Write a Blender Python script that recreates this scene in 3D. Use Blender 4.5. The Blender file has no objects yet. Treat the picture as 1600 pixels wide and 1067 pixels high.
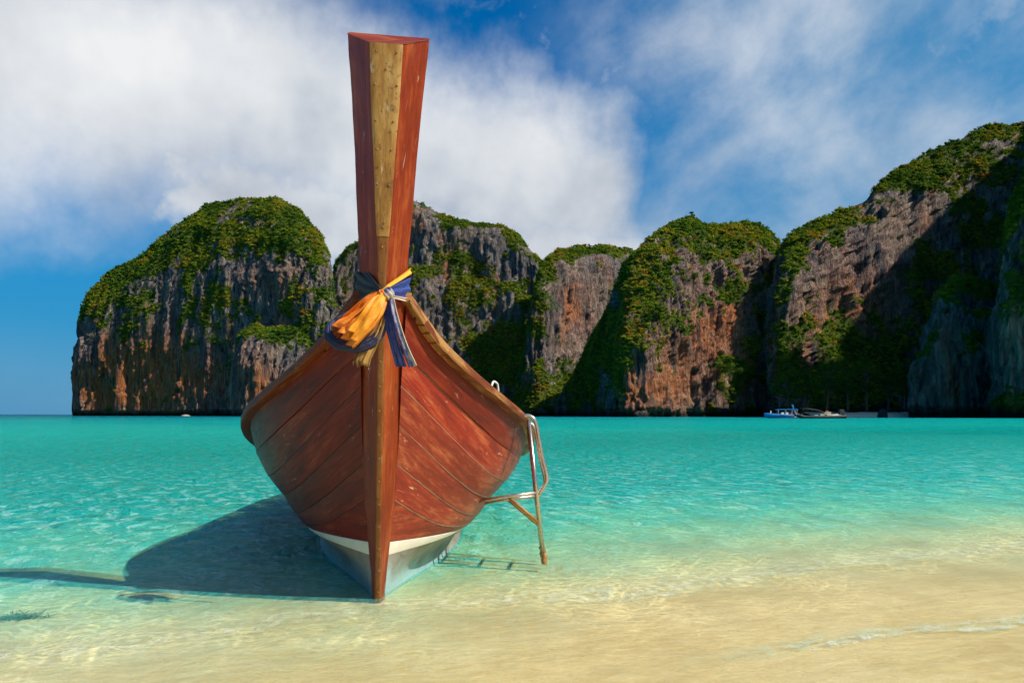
import bpy, math, random
import numpy as np
from mathutils import Vector, Matrix

rng = np.random.default_rng(7)
random.seed(7)
SC = bpy.context.scene
COL = SC.collection

# ------------------------------------------------------------------ camera
CAM_H = 1.2
FPX = 1244.0                      # focal length in pixels of a 1600 px wide picture
cam = bpy.data.cameras.new('camera')
cam.sensor_width = 36.0
cam.lens = 36.0 * FPX / 1600.0
cam.shift_y = (647 - 533.5) / 1600.0
cam.clip_start = 0.05
cam.clip_end = 20000.0
cam_o = bpy.data.objects.new('camera', cam)
cam_o.location = (0, 0, CAM_H)
cam_o.rotation_euler = (math.radians(90), 0, 0)
COL.objects.link(cam_o)
SC.camera = cam_o

# ------------------------------------------------------------------ node helper
class G:
    def __init__(s, nt):
        s.nt = nt
    def node(s, t, **kw):
        n = s.nt.nodes.new(t)
        for k, v in kw.items():
            setattr(n, k, v)
        return n
    def put(s, sock, v):
        if v is None:
            return
        if isinstance(v, bpy.types.NodeSocket):
            s.nt.links.new(v, sock)
        elif isinstance(v, (tuple, list)) and len(v) == 3 and sock.type == 'RGBA':
            sock.default_value = (*v, 1)
        else:
            sock.default_value = v
    def m(s, op, a, b=None, c=None, clamp=False):
        n = s.node('ShaderNodeMath', operation=op, use_clamp=clamp)
        s.put(n.inputs[0], a); s.put(n.inputs[1], b)
        if c is not None: s.put(n.inputs[2], c)
        return n.outputs[0]
    def vm(s, op, a, b=None):
        n = s.node('ShaderNodeVectorMath', operation=op)
        s.put(n.inputs[0], a); s.put(n.inputs[1], b)
        return n.outputs[0] if op not in ('DOT_PRODUCT', 'LENGTH') else n.outputs['Value']
    flat = False
    def noise(s, vec, scale=1.0, detail=4.0, rough=.55, dist=0.0, col=False):
        n = s.node('ShaderNodeTexNoise')
        if s.flat: n.noise_dimensions = '2D'
        s.put(n.inputs['Vector'], vec)
        n.inputs['Scale'].default_value = scale; n.inputs['Detail'].default_value = detail
        n.inputs['Roughness'].default_value = rough; n.inputs['Distortion'].default_value = dist
        return n.outputs['Color' if col else 'Fac']
    def vor(s, vec, scale=1.0, feature='DISTANCE_TO_EDGE', out='Distance'):
        n = s.node('ShaderNodeTexVoronoi', feature=feature)
        if s.flat: n.voronoi_dimensions = '2D'
        s.put(n.inputs['Vector'], vec)
        n.inputs['Scale'].default_value = scale
        return n.outputs[out]
    def ss(s, v, lo, hi, a=0.0, b=1.0):
        n = s.node('ShaderNodeMapRange', interpolation_type='SMOOTHSTEP')
        s.put(n.inputs['Value'], v)
        n.inputs['From Min'].default_value = lo; n.inputs['From Max'].default_value = hi
        n.inputs['To Min'].default_value = a; n.inputs['To Max'].default_value = b
        return n.outputs[0]
    def ramp(s, v, stops):
        n = s.node('ShaderNodeValToRGB')
        s.put(n.inputs[0], v)
        el = n.color_ramp.elements
        while len(el) < len(stops): el.new(.5)
        for e, (p, c) in zip(el, stops):
            e.position = p; e.color = (*c, 1)
        return n.outputs[0]
    def mix(s, f, a, b, mode='MIX'):
        n = s.node('ShaderNodeMix', data_type='RGBA', blend_type=mode)
        s.put(n.inputs[0], f); s.put(n.inputs[6], a); s.put(n.inputs[7], b)
        return n.outputs[2]
    def scale(s, vec, sc):
        return s.vm('MULTIPLY', vec, sc)
    def sep(s, v):
        n = s.node('ShaderNodeSeparateXYZ'); s.put(n.inputs[0], v)
        return n.outputs
    def comb(s, x, y, z):
        n = s.node('ShaderNodeCombineXYZ')
        for i, v in enumerate((x, y, z)): s.put(n.inputs[i], v)
        return n.outputs[0]
    def bump(s, h, strength=.5, dist=.02, normal=None):
        n = s.node('ShaderNodeBump')
        n.inputs['Strength'].default_value = strength; n.inputs['Distance'].default_value = dist
        s.put(n.inputs['Height'], h)
        if normal is not None: s.put(n.inputs['Normal'], normal)
        return n.outputs[0]
    def attr(s, name, out='Fac', kind='GEOMETRY'):
        n = s.node('ShaderNodeAttribute', attribute_name=name, attribute_type=kind)
        return n.outputs[out]
    def pos(s):
        return s.node('ShaderNodeNewGeometry').outputs['Position']
    def obj(s):
        return s.node('ShaderNodeTexCoord').outputs['Object']
    def uv(s):
        return s.node('ShaderNodeTexCoord').outputs['UV']
    def rnd(s):
        return s.node('ShaderNodeObjectInfo').outputs['Random']
    def bsdf(s, color, rough=.6, metal=0.0, normal=None, spec=.5):
        n = s.node('ShaderNodeBsdfPrincipled')
        s.put(n.inputs['Base Color'], color); s.put(n.inputs['Roughness'], rough)
        s.put(n.inputs['Metallic'], metal); s.put(n.inputs['Specular IOR Level'], spec)
        if normal is not None: s.put(n.inputs['Normal'], normal)
        return n.outputs[0]

def new_mat(name):
    m = bpy.data.materials.new(name); m.use_nodes = True
    m.node_tree.nodes.clear()
    g = G(m.node_tree)
    g.out = g.node('ShaderNodeOutputMaterial')
    return m, g

def finish(m, g, shader):
    g.nt.links.new(shader, g.out.inputs['Surface'])
    return m

# ------------------------------------------------------------------ sun, sky, exposure
TO_SUN = Vector((0.92, -0.45, 1.0)).normalized()
SUN_EL = math.asin(TO_SUN.z)
SUN_ROT = math.atan2(TO_SUN.x, TO_SUN.y)
sun = bpy.data.lights.new('sun', 'SUN')
sun.energy = 5.0
sun.angle = math.radians(0.55)
sun.color = (1.0, 0.93, 0.82)
sun_o = bpy.data.objects.new('sun', sun)
sun_o.rotation_euler = TO_SUN.to_track_quat('Z', 'Y').to_euler()
sun_o.location = (30, -20, 60)
COL.objects.link(sun_o)

def make_world():
    w = bpy.data.worlds.new('World'); SC.world = w; w.use_nodes = True
    w.node_tree.nodes.clear()
    g = G(w.node_tree)
    g.flat = True
    out = g.node('ShaderNodeOutputWorld'); bg = g.node('ShaderNodeBackground')
    sky = g.node('ShaderNodeTexSky', sky_type='NISHITA')
    sky.sun_disc = False; sky.sun_elevation = SUN_EL; sky.sun_rotation = SUN_ROT
    sky.altitude = 0; sky.air_density = 1.0; sky.dust_density = 0.3; sky.ozone_density = 3.0
    d = g.node('ShaderNodeTexCoord').outputs['Generated']
    x, y, z = g.sep(d)
    az = g.m('ARCTAN2', x, y)
    el = g.m('ARCSINE', z)
    p = g.comb(az, el, 0.0)
    def at(px, py):
        a = math.atan((px - 800) / FPX)
        e = math.atan((647 - py) / FPX * math.cos(a))
        return a, e
    # deep polarised blue: the sky colour with more saturation
    hs = g.node('ShaderNodeHueSaturation')
    hs.inputs['Saturation'].default_value = 1.55; hs.inputs['Value'].default_value = 0.82
    hs.inputs['Hue'].default_value = 0.492
    g.put(hs.inputs['Color'], sky.outputs[0])
    blue = g.mix(g.ss(el, 0.0, .45, .9, 0.0), g.mix(1.0, hs.outputs[0], (.5, 1.34, 1.62), 'MULTIPLY'), (.22, 2.75, 6.0))
    blue = g.mix(g.m('MULTIPLY', g.ss(az, -.02, .42), .60), blue, (.85, 3.6, 6.4))
    # the cloud bank: a capsule in azimuth/elevation with a noisy rim
    wn = g.noise(p, 3.2, 3, .55, col=True)
    wv = g.scale(g.vm('SUBTRACT', wn, (.5, .5, .5)), (.20, .15, 0))
    q = g.vm('ADD', p, wv)
    wn2 = g.noise(p, 13.0, 4, .62, col=True)
    q = g.vm('ADD', q, g.scale(g.vm('SUBTRACT', wn2, (.5, .5, .5)), (.10, .075, 0)))
    def capsule(p1, p2, r1, r2):
        a1, e1 = at(*p1); a2, e2 = at(*p2)
        ba = (a2 - a1, e2 - e1, 0)
        pa = g.vm('SUBTRACT', q, (a1, e1, 0))
        L = ba[0] ** 2 + ba[1] ** 2
        h = g.m('DIVIDE', g.vm('DOT_PRODUCT', pa, ba), L, clamp=True)
        hv = g.comb(h, h, h)
        dd = g.vm('LENGTH', g.vm('SUBTRACT', pa, g.scale(hv, ba)))
        rr = g.m('MULTIPLY_ADD', h, (r2 - r1) / FPX, r1 / FPX)
        return g.m('DIVIDE', dd, rr)
    c1 = capsule((-300, 10), (420, 180), 175, 152)
    c2 = capsule((420, 180), (880, 300), 155, 112)
    c3 = capsule((300, 310), (1060, 430), 55, 85)
    cd = g.m('MINIMUM', g.m('MINIMUM', c1, c2), c3)
    soft = g.ss(cd, .30, 1.60, .98, 0.0)
    # thin torn cloud over the right half
    ca, sa = math.cos(math.radians(28)), math.sin(math.radians(28))
    rx = g.m('ADD', g.m('MULTIPLY', az, ca), g.m('MULTIPLY', el, sa))
    ry = g.m('SUBTRACT', g.m('MULTIPLY', el, ca), g.m('MULTIPLY', az, sa))
    sv = g.comb(g.m('MULTIPLY', rx, 2.9), g.m('MULTIPLY', ry, 3.8), 3.7)
    n1 = g.noise(sv, 1.5, 7, .60, .1)
    n2 = g.noise(p, 2.6, 4, .5)
    right = g.ss(az, -.02, .20)
    wis = g.m('ADD', g.m('MULTIPLY', n1, .62), g.m('MULTIPLY', n2, .45))
    wisp = g.m('MULTIPLY', g.ss(wis, .38, .78), g.m('MULTIPLY', right, .66))
    fil = g.ss(g.noise(sv, 4.2, 5, .62, .2), .48, .80)
    wisp = g.m('MAXIMUM', wisp, g.m('MULTIPLY', fil, g.m('MULTIPLY', g.ss(az, -.20, .1), .28)))
    # low pale veil near the horizon
    veil = g.ss(el, .0, .12, .14, 0.0)
    cover = g.m('MAXIMUM', g.m('MAXIMUM', soft, wisp), veil)
    # cloud brightness: bright tops, grey-blue thick parts
    sh = g.noise(g.vm('ADD', p, (3, 7, 5)), 3.4, 4, .5)
    sh2 = g.noise(g.vm('ADD', p, (.6, .3, 2)), 11, 4, .6)
    shade = g.m('ADD', g.m('MULTIPLY', sh, .8), g.m('MULTIPLY', sh2, .2))
    under = g.m('MULTIPLY', g.ss(el, .20, .40, 1.0, 0.0), g.ss(az, -.42, -.12, 1.0, 0.0))
    shade = g.m('SUBTRACT', shade, g.m('MULTIPLY', under, .13))
    ccol = g.ramp(shade, [(.26, (4.8, 5.4, 6.4)), (.44, (8.0, 8.4, 8.9)), (.62, (10.3, 10.4, 10.5))])
    tot = g.mix(cover, blue, ccol)
    g.put(bg.inputs['Color'], tot)
    bg.inputs['Strength'].default_value = 0.080
    g.nt.links.new(bg.outputs[0], out.inputs['Surface'])
make_world()
SC.view_settings.view_transform = 'Standard'
SC.view_settings.look = 'None'
SC.view_settings.exposure = 0.10
SC.view_settings.gamma = 1.0
SC.cycles.use_denoising = True
SC.cycles.use_adaptive_sampling = True
SC.cycles.adaptive_threshold = 0.028
SC.cycles.adaptive_min_samples = 12
SC.world.cycles.sampling_method = 'MANUAL'
SC.world.cycles.sample_map_resolution = 256
SC.cycles.max_bounces = 5
SC.cycles.diffuse_bounces = 2
SC.cycles.glossy_bounces = 2
SC.cycles.transparent_max_bounces = 8
SC.cycles.caustics_reflective = False
SC.cycles.caustics_refractive = False
SC.cycles.sample_clamp_indirect = 6.0

# ------------------------------------------------------------------ object helpers
def tag(o, label=None, cat=None, group=None, kind=None):
    if label: o['label'] = label
    if cat: o['category'] = cat
    if group: o['group'] = group
    if kind: o['kind'] = kind
    return o

def empty(name, loc=(0, 0, 0), rot=(0, 0, 0)):
    o = bpy.data.objects.new(name, None)
    o.empty_display_size = .2
    o.location = loc; o.rotation_euler = rot
    COL.objects.link(o)
    return o

def mesh_obj(name, verts, faces, mat, parent=None, smooth=True, uv=None, attrs=None):
    me = bpy.data.meshes.new(name)
    if isinstance(faces, np.ndarray):
        v = np.asarray(verts, dtype=np.float32)
        me.vertices.add(len(v)); me.vertices.foreach_set('co', v.ravel())
        nf, k = faces.shape
        me.loops.add(nf * k); me.polygons.add(nf)
        me.loops.foreach_set('vertex_index', faces.astype(np.int32).ravel())
        me.polygons.foreach_set('loop_start', np.arange(0, nf * k, k, dtype=np.int32))
        me.polygons.foreach_set('loop_total', np.full(nf, k, dtype=np.int32))
        me.update(calc_edges=True)
    else:
        me.from_pydata([tuple(p) for p in verts], [], faces)
        me.update()
    if uv is not None:
        l = me.uv_layers.new(name='UVMap')
        idx = np.empty(len(me.loops), dtype=np.int32); me.loops.foreach_get('vertex_index', idx)
        l.data.foreach_set('uv', np.asarray(uv, dtype=np.float32)[idx].ravel())
    for k, a in (attrs or {}).items():
        at = me.attributes.new(k, 'FLOAT', 'POINT')
        at.data.foreach_set('value', np.asarray(a, dtype=np.float32).ravel())
    if smooth:
        me.polygons.foreach_set('use_smooth', np.ones(len(me.polygons), dtype=bool))
    if mat is not None: me.materials.append(mat)
    o = bpy.data.objects.new(name, me)
    COL.objects.link(o)
    if parent is not None: o.parent = parent
    return o

def grid_faces(nu, nv, wrap_v=False):
    i = np.arange(nu - 1)[:, None]; j = np.arange(nv if wrap_v else nv - 1)[None, :]
    j2 = (j + 1) % nv
    return np.stack([i * nv + j + 0 * j2, (i + 1) * nv + j, (i + 1) * nv + j2, i * nv + j2 + 0 * j], -1).reshape(-1, 4)

def box_data(x0, x1, y0, y1, z0, z1, bev=0.0):
    v = [(x, y, z) for z in (z0, z1) for y in (y0, y1) for x in (x0, x1)]
    f = [(0, 2, 3, 1), (4, 5, 7, 6), (0, 1, 5, 4), (2, 6, 7, 3), (0, 4, 6, 2), (1, 3, 7, 5)]
    return v, f

def bevel(o, w=.01, seg=2):
    b = o.modifiers.new('bevel', 'BEVEL'); b.width = w; b.segments = seg; b.limit_method = 'ANGLE'
    return o

def pchip(xs, ys, x):
    xs = np.asarray(xs, float); ys = np.asarray(ys, float)
    h = np.diff(xs); d = np.diff(ys) / h
    m = np.zeros_like(ys); m[0] = d[0]; m[-1] = d[-1]
    for i in range(1, len(xs) - 1):
        if d[i - 1] * d[i] > 0:
            w1 = 2 * h[i] + h[i - 1]; w2 = h[i] + 2 * h[i - 1]
            m[i] = (w1 + w2) / (w1 / d[i - 1] + w2 / d[i])
    k = np.clip(np.searchsorted(xs, x, side='right') - 1, 0, len(xs) - 2)
    t = (x - xs[k]) / h[k]
    return ((2 * t**3 - 3 * t**2 + 1) * ys[k] + (t**3 - 2 * t**2 + t) * h[k] * m[k]
            + (-2 * t**3 + 3 * t**2) * ys[k + 1] + (t**3 - t**2) * h[k] * m[k + 1])

def smooth_path(pts, n):
    pts = np.asarray(pts, float)
    t = np.r_[0, np.cumsum(np.linalg.norm(np.diff(pts, axis=0), axis=1))]
    x = np.linspace(0, t[-1], n)
    return np.stack([pchip(t, pts[:, k], x) for k in range(pts.shape[1])], 1)

def tube(name, pts, r, mat, parent=None, n=None, sides=10, smooth_pts=True):
    """a bent round bar through the points, capped, radius r or a radius per point"""
    pts = np.asarray(pts, float)
    if smooth_pts and len(pts) > 2:
        pts = smooth_path(pts, n or len(pts) * 6)
    rad = np.broadcast_to(np.asarray(r, float), (len(pts),)) if np.ndim(r) == 0 else np.interp(
        np.linspace(0, 1, len(pts)), np.linspace(0, 1, len(r)), r)
    T = np.gradient(pts, axis=0); T /= np.linalg.norm(T, axis=1, keepdims=True) + 1e-9
    up = np.array([0, 0, 1.0]) if abs(T[0, 2]) < .9 else np.array([1.0, 0, 0])
    verts = []
    for i in range(len(pts)):
        a = np.cross(T[i], up); a /= np.linalg.norm(a) + 1e-9
        b = np.cross(T[i], a); up = -b
        for k in range(sides):
            th = 2 * math.pi * k / sides
            verts.append(pts[i] + rad[i] * (math.cos(th) * a + math.sin(th) * b))
    faces = [tuple(int(q) for q in f) for f in grid_faces(len(pts), sides, True)]
    faces.append(tuple(range(sides))); faces.append(tuple(reversed(range((len(pts) - 1) * sides, len(pts) * sides))))
    return mesh_obj(name, verts, faces, mat, parent)

# ------------------------------------------------------------------ numpy noise
_perm = rng.permutation(256); _perm = np.r_[_perm, _perm, _perm]
_grad = rng.normal(size=(256, 3)); _grad /= np.linalg.norm(_grad, axis=1, keepdims=True)
def perlin(x, y, z):
    xi = np.floor(x).astype(int); yi = np.floor(y).astype(int); zi = np.floor(z).astype(int)
    xf = x - xi; yf = y - yi; zf = z - zi
    fu = lambda t: t * t * t * (t * (t * 6 - 15) + 10)
    u, v, w = fu(xf), fu(yf), fu(zf)
    xi &= 255; yi &= 255; zi &= 255
    r = 0
    for a in (0, 1):
        for b in (0, 1):
            for c in (0, 1):
                h = _perm[_perm[_perm[xi + a] + yi + b] + zi + c]
                gg = _grad[h]
                dt = gg[..., 0] * (xf - a) + gg[..., 1] * (yf - b) + gg[..., 2] * (zf - c)
                r = r + dt * (u if a else 1 - u) * (v if b else 1 - v) * (w if c else 1 - w)
    return r * 1.6
def fbm(x, y, z, o=4, g=.5):
    s = 0; a = 1; f = 1; t = 0
    for i in range(o):
        s = s + a * perlin(x * f + 17.3 * i, y * f + 5.1 * i, z * f + 9.7 * i); t += a; a *= g; f *= 2.03
    return s / t
def ridged(x, y, z, o=3, g=.5):
    s = 0; a = 1; f = 1; t = 0
    for i in range(o):
        s = s + a * (1 - np.abs(perlin(x * f + 7.7 * i, y * f + 3.3 * i, z * f + 1.9 * i)) * 1.6); t += a; a *= g; f *= 2.1
    return s / t

def px_dir(px, py, Y):
    """point seen at pixel (px, py) of the photograph at depth Y"""
    return np.stack([(np.asarray(px, float) - 800) / FPX * Y, np.asarray(Y, float) + 0 * np.asarray(px, float),
                     CAM_H - (np.asarray(py, float) - 647) / FPX * Y], -1)

# ================================================================== MATERIALS
def mat_sand():
    m, g = new_mat('wet_sand')
    p = g.pos()
    px, py, pz = g.sep(p)
    n1 = g.noise(p, .9, 5, .6); n2 = g.noise(p, 60, 3, .6); n3 = g.noise(g.scale(p, (1, 2.2, 1)), 7, 4, .6)
    c = g.ramp(n1, [(.3, (.58, .44, .165)), (.5, (.68, .54, .22)), (.7, (.74, .61, .285))])
    q = g.comb(g.m('ADD', g.m('MULTIPLY', px, .91), g.m('MULTIPLY', py, .41)), g.m('SUBTRACT', g.m('MULTIPLY', py, .91), g.m('MULTIPLY', px, .41)), 0.0)
    st = g.noise(g.scale(q, (.9, 4.5, 1)), 2.2, 5, .66, .5)
    c = g.mix(g.m('MULTIPLY', g.ss(st, .48, .66), .35), c, (.52, .38, .13))
    c = g.mix(g.m('MULTIPLY', g.ss(st, .48, .34), .30), c, (.80, .67, .33))
    c = g.mix(g.m('MULTIPLY', g.ss(n2, .35, .75), .35), c, (.42, .29, .13))
    grit = g.ss(g.noise(p, 38, 2, .5), .71, .76)
    c = g.mix(g.m('MULTIPLY', grit, .6), c, (.20, .13, .07))
    c = g.mix(g.m('MULTIPLY', g.ss(n3, .45, .7), .30), c, (.80, .67, .33))
    h = g.m('ADD', g.m('MULTIPLY', n2, .25), n3)
    return finish(m, g, g.bsdf(c, .55, 0, g.bump(h, .5, .02), .35))

def mat_water():
    m, g = new_mat('sea_water')
    g.flat = True
    p = g.pos()
    x, y, z = g.sep(p)
    wob = g.noise(g.scale(p, (1, 1, 0)), .16, 4, .55)
    wob2 = g.noise(g.scale(p, (.5, 1, 0)), .035, 3, .5)
    d = g.m('ADD', g.m('MULTIPLY', x, -.41), g.m('MULTIPLY', y, .91))
    dw = g.m('ADD', d, g.m('MULTIPLY', g.m('SUBTRACT', wob, .5), 3.0))
    # share of the light that comes back from the water itself
    t = g.m('MAXIMUM', g.m('SUBTRACT', dw, 3.45), 0.0)
    body = g.m('SUBTRACT', 1.0, g.m('POWER', 2.71828, g.m('MULTIPLY', g.m('POWER', t, 1.35), -.19)))
    ld = g.m('LOGARITHM', g.m('MAXIMUM', g.m('ADD', d, g.m('MULTIPLY', g.m('SUBTRACT', wob2, .5), g.m('MULTIPLY', d, .9))), 1.0), 10.0)
    ldn = g.m('DIVIDE', ld, 3.5)
    wc = g.ramp(ldn, [(.195, (.13, .46, .38)), (.235, (.06, .43, .37)), (.275, (.018, .39, .345)), (.33, (.001, .31, .265)), (.41, (.0005, .255, .21)),
                      (.50, (.0005, .34, .28)), (.60, (.0005, .30, .275)), (.68, (.001, .21, .23)), (.76, (.001, .11, .16)), (.90, (.004, .06, .14))])
    # ripples: long crests lying along the shore
    q = g.comb(g.m('ADD', g.m('MULTIPLY', x, .91), g.m('MULTIPLY', y, .41)), d, 0.0)
    r1 = g.noise(g.scale(q, (1.0, .75, 1)), 2.4, 5, .66, .4)
    r2 = g.noise(g.scale(q, (1.0, .7, 1)), 9.0, 3, .6, .4)
    far = g.ss(y, 8, 60)
    r3 = g.noise(g.scale(q, (.55, .32, 1)), .9, 5, .68, .3)
    hgt = g.m('ADD', g.m('ADD', g.m('MULTIPLY', r1, .11), g.m('MULTIPLY', r2, .03)), g.m('MULTIPLY', g.m('MULTIPLY', r3, far), .5))
    nrm = g.bump(hgt, 1.0, 1.0)
    # caustic light painted into the transmission colour as a cell network
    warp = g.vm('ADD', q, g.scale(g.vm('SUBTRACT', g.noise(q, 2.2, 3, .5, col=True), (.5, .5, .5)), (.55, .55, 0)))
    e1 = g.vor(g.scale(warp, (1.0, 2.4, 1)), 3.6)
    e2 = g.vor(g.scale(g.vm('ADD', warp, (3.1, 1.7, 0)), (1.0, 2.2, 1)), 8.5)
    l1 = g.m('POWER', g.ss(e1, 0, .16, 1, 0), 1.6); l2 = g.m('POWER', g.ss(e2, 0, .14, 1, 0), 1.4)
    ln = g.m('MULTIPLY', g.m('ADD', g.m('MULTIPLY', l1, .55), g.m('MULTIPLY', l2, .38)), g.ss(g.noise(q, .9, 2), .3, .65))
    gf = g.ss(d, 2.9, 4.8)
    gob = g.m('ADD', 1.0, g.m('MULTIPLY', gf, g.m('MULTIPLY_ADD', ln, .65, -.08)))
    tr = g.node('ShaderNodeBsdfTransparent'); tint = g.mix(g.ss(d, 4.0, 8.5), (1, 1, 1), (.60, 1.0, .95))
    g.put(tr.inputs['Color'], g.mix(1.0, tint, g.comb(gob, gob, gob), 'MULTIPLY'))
    df = g.node('ShaderNodeBsdfDiffuse')
    sparkle = g.m('MULTIPLY', g.ss(g.noise(g.scale(q, (1.15, .55, 1)), 4.6, 6, .74, .3), .51, .61), g.ss(g.noise(q, .5, 3, .6), .32, .62, .35, 1.0))
    wc = g.mix(g.m('MULTIPLY', sparkle, g.ss(d, 9, 26, .50, .24)), wc, g.mix(g.ss(d, 8, 30), (.42, .74, .66), (.06, .62, .55)))  # whitish ripple glints painted into the water colour
    # light crosses the water twice on its way to the sand and back: share the loss between both passes
    body = g.m('MULTIPLY', body, g.m('MULTIPLY_ADD', g.ss(r1, .36, .64), .34, .78), clamp=True)
    thru = g.m('SQRT', g.m('SUBTRACT', 1.0, body))
    k1 = g.m('ADD', 1.0, thru)
    wc = g.mix(1.0, wc, g.comb(k1, k1, k1), 'MULTIPLY')
    body = g.m('SUBTRACT', 1.0, thru)
    g.put(df.inputs['Color'], wc); g.put(df.inputs['Normal'], nrm)
    # two swash crests: reflected light painted in as pale water, with foam
    cw = g.m('ADD', d, g.m('MULTIPLY', g.m('SUBTRACT', g.noise(q, .45, 4, .55), .5), .9))
    cr1 = g.m('MULTIPLY', g.ss(cw, 4.35, 4.62), g.ss(cw, 4.62, 5.25, 1.0, 0.0))
    cr2 = g.m('MULTIPLY', g.m('MULTIPLY', g.ss(cw, 3.02, 3.06), g.ss(cw, 3.06, 3.35, 1.0, 0.0)), g.ss(x, .6, 2.0))
    lace = g.ss(g.noise(g.scale(q, (1.0, 2.0, 1)), 7.0, 5, .7, .4), .36, .66)
    sheen_foam = g.m('MULTIPLY', lace, g.m('MULTIPLY_ADD', cr2, .42, g.m('MULTIPLY', cr1, .34)))
    body = g.m('MAXIMUM', body, sheen_foam)
    wc = g.mix(g.m('MULTIPLY', sheen_foam, 2.2, clamp=True), wc, (.88, .86, .74))
    g.put(df.inputs['Color'], wc)
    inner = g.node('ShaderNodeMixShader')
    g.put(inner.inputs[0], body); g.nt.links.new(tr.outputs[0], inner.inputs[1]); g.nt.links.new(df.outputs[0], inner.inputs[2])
    gl = g.node('ShaderNodeBsdfGlossy'); gl.inputs['Roughness'].default_value = .08
    gl.inputs['Color'].default_value = (1, 1, 1, 1)
    g.put(gl.inputs['Normal'], nrm)
    fr = g.node('ShaderNodeFresnel'); fr.inputs['IOR'].default_value = 1.33; g.put(fr.inputs['Normal'], nrm)
    fac = g.m('MINIMUM', g.m('MULTIPLY', fr.outputs[0], .45), .085)
    ms = g.node('ShaderNodeMixShader')
    g.put(ms.inputs[0], fac); g.nt.links.new(inner.outputs[0], ms.inputs[1]); g.nt.links.new(gl.outputs[0], ms.inputs[2])
    return finish(m, g, ms.outputs[0])

def mat_rock():
    m, g = new_mat('limestone')
    p = g.pos()
    x, y, z = g.sep(p)
    v = g.scale(p, (1, 1, .13))
    s1 = g.noise(v, .22, 6, .62, .6); s2 = g.noise(v, .9, 5, .65); big = g.noise(p, .025, 4, .55)
    fine = g.noise(g.scale(p, (1, 1, .45)), 1.3, 5, .65)
    t = g.m('ADD', g.m('MULTIPLY', s1, .55), g.m('MULTIPLY', s2, .45))
    c = g.ramp(t, [(.33, (.016, .018, .025)), (.45, (.085, .088, .098)), (.555, (.22, .205, .185)), (.68, (.58, .48, .35))])
    c = g.mix(g.m('MULTIPLY', g.ss(big, .45, .66), .32), c, (.30, .20, .11))
    rs = g.m('MULTIPLY', g.attr('rust'), g.ss(g.m('ADD', g.m('MULTIPLY', s1, .8), g.m('MULTIPLY', fine, .4)), .45, .62))
    c = g.mix(rs, c, g.ramp(s2, [(.3, (.26, .055, .018)), (.55, (.50, .17, .05)), (.75, (.62, .38, .17))]))
    c = g.mix(g.m('MULTIPLY', g.ss(g.noise(v, .35, 4, .6), .56, .66), .7), c, (.03, .032, .04))
    vg = g.ss(g.m('ADD', g.attr('veg'), g.m('MULTIPLY', g.m('SUBTRACT', fine, .5), .8)), .42, .68)
    gc = g.ramp(g.noise(p, .12, 3, .6), [(.35, (.035, .065, .010)), (.6, (.10, .125, .018)), (.75, (.18, .15, .025))])
    c = g.mix(vg, c, gc)
    # tide mark: dark wet band at the foot
    c = g.mix(g.ss(g.m('ADD', z, g.m('MULTIPLY', fine, 2.0)), 2.0, 4.2, .85, 0.0), c, (.018, .017, .017))
    h = g.m('ADD', g.m('MULTIPLY', s2, 1.0), g.m('MULTIPLY', fine, .6))
    return finish(m, g, g.bsdf(c, .9, 0, g.bump(h, 1.0, 2.4), .15))

def mat_leaf(name, stops, by='INSTANCER'):
    m, g = new_mat(name)
    t = g.attr('tint', 'Fac', by) if by else g.noise(g.pos(), .35, 3)
    n = g.noise(g.pos(), .9, 3, .6)
    c = g.ramp(g.m('ADD', t, g.m('MULTIPLY', g.m('SUBTRACT', n, .5), .25)), stops)
    d = g.node('ShaderNodeBsdfDiffuse'); g.put(d.inputs['Color'], c)
    tr = g.node('ShaderNodeBsdfTranslucent'); g.put(tr.inputs['Color'], c)
    ms = g.node('ShaderNodeMixShader'); ms.inputs[0].default_value = .25
    g.nt.links.new(d.outputs[0], ms.inputs[1]); g.nt.links.new(tr.outputs[0], ms.inputs[2])
    return finish(m, g, ms.outputs[0])

LEAF_STOPS = [(0.0, (.038, .092, .012)), (.32, (.085, .17, .016)), (.58, (.19, .26, .018)), (.80, (.36, .32, .022)), (.96, (.42, .18, .025))]
M_SAND = mat_sand(); M_WATER = mat_water(); M_ROCK = mat_rock()
M_LEAF = mat_leaf('foliage', LEAF_STOPS)

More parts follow.
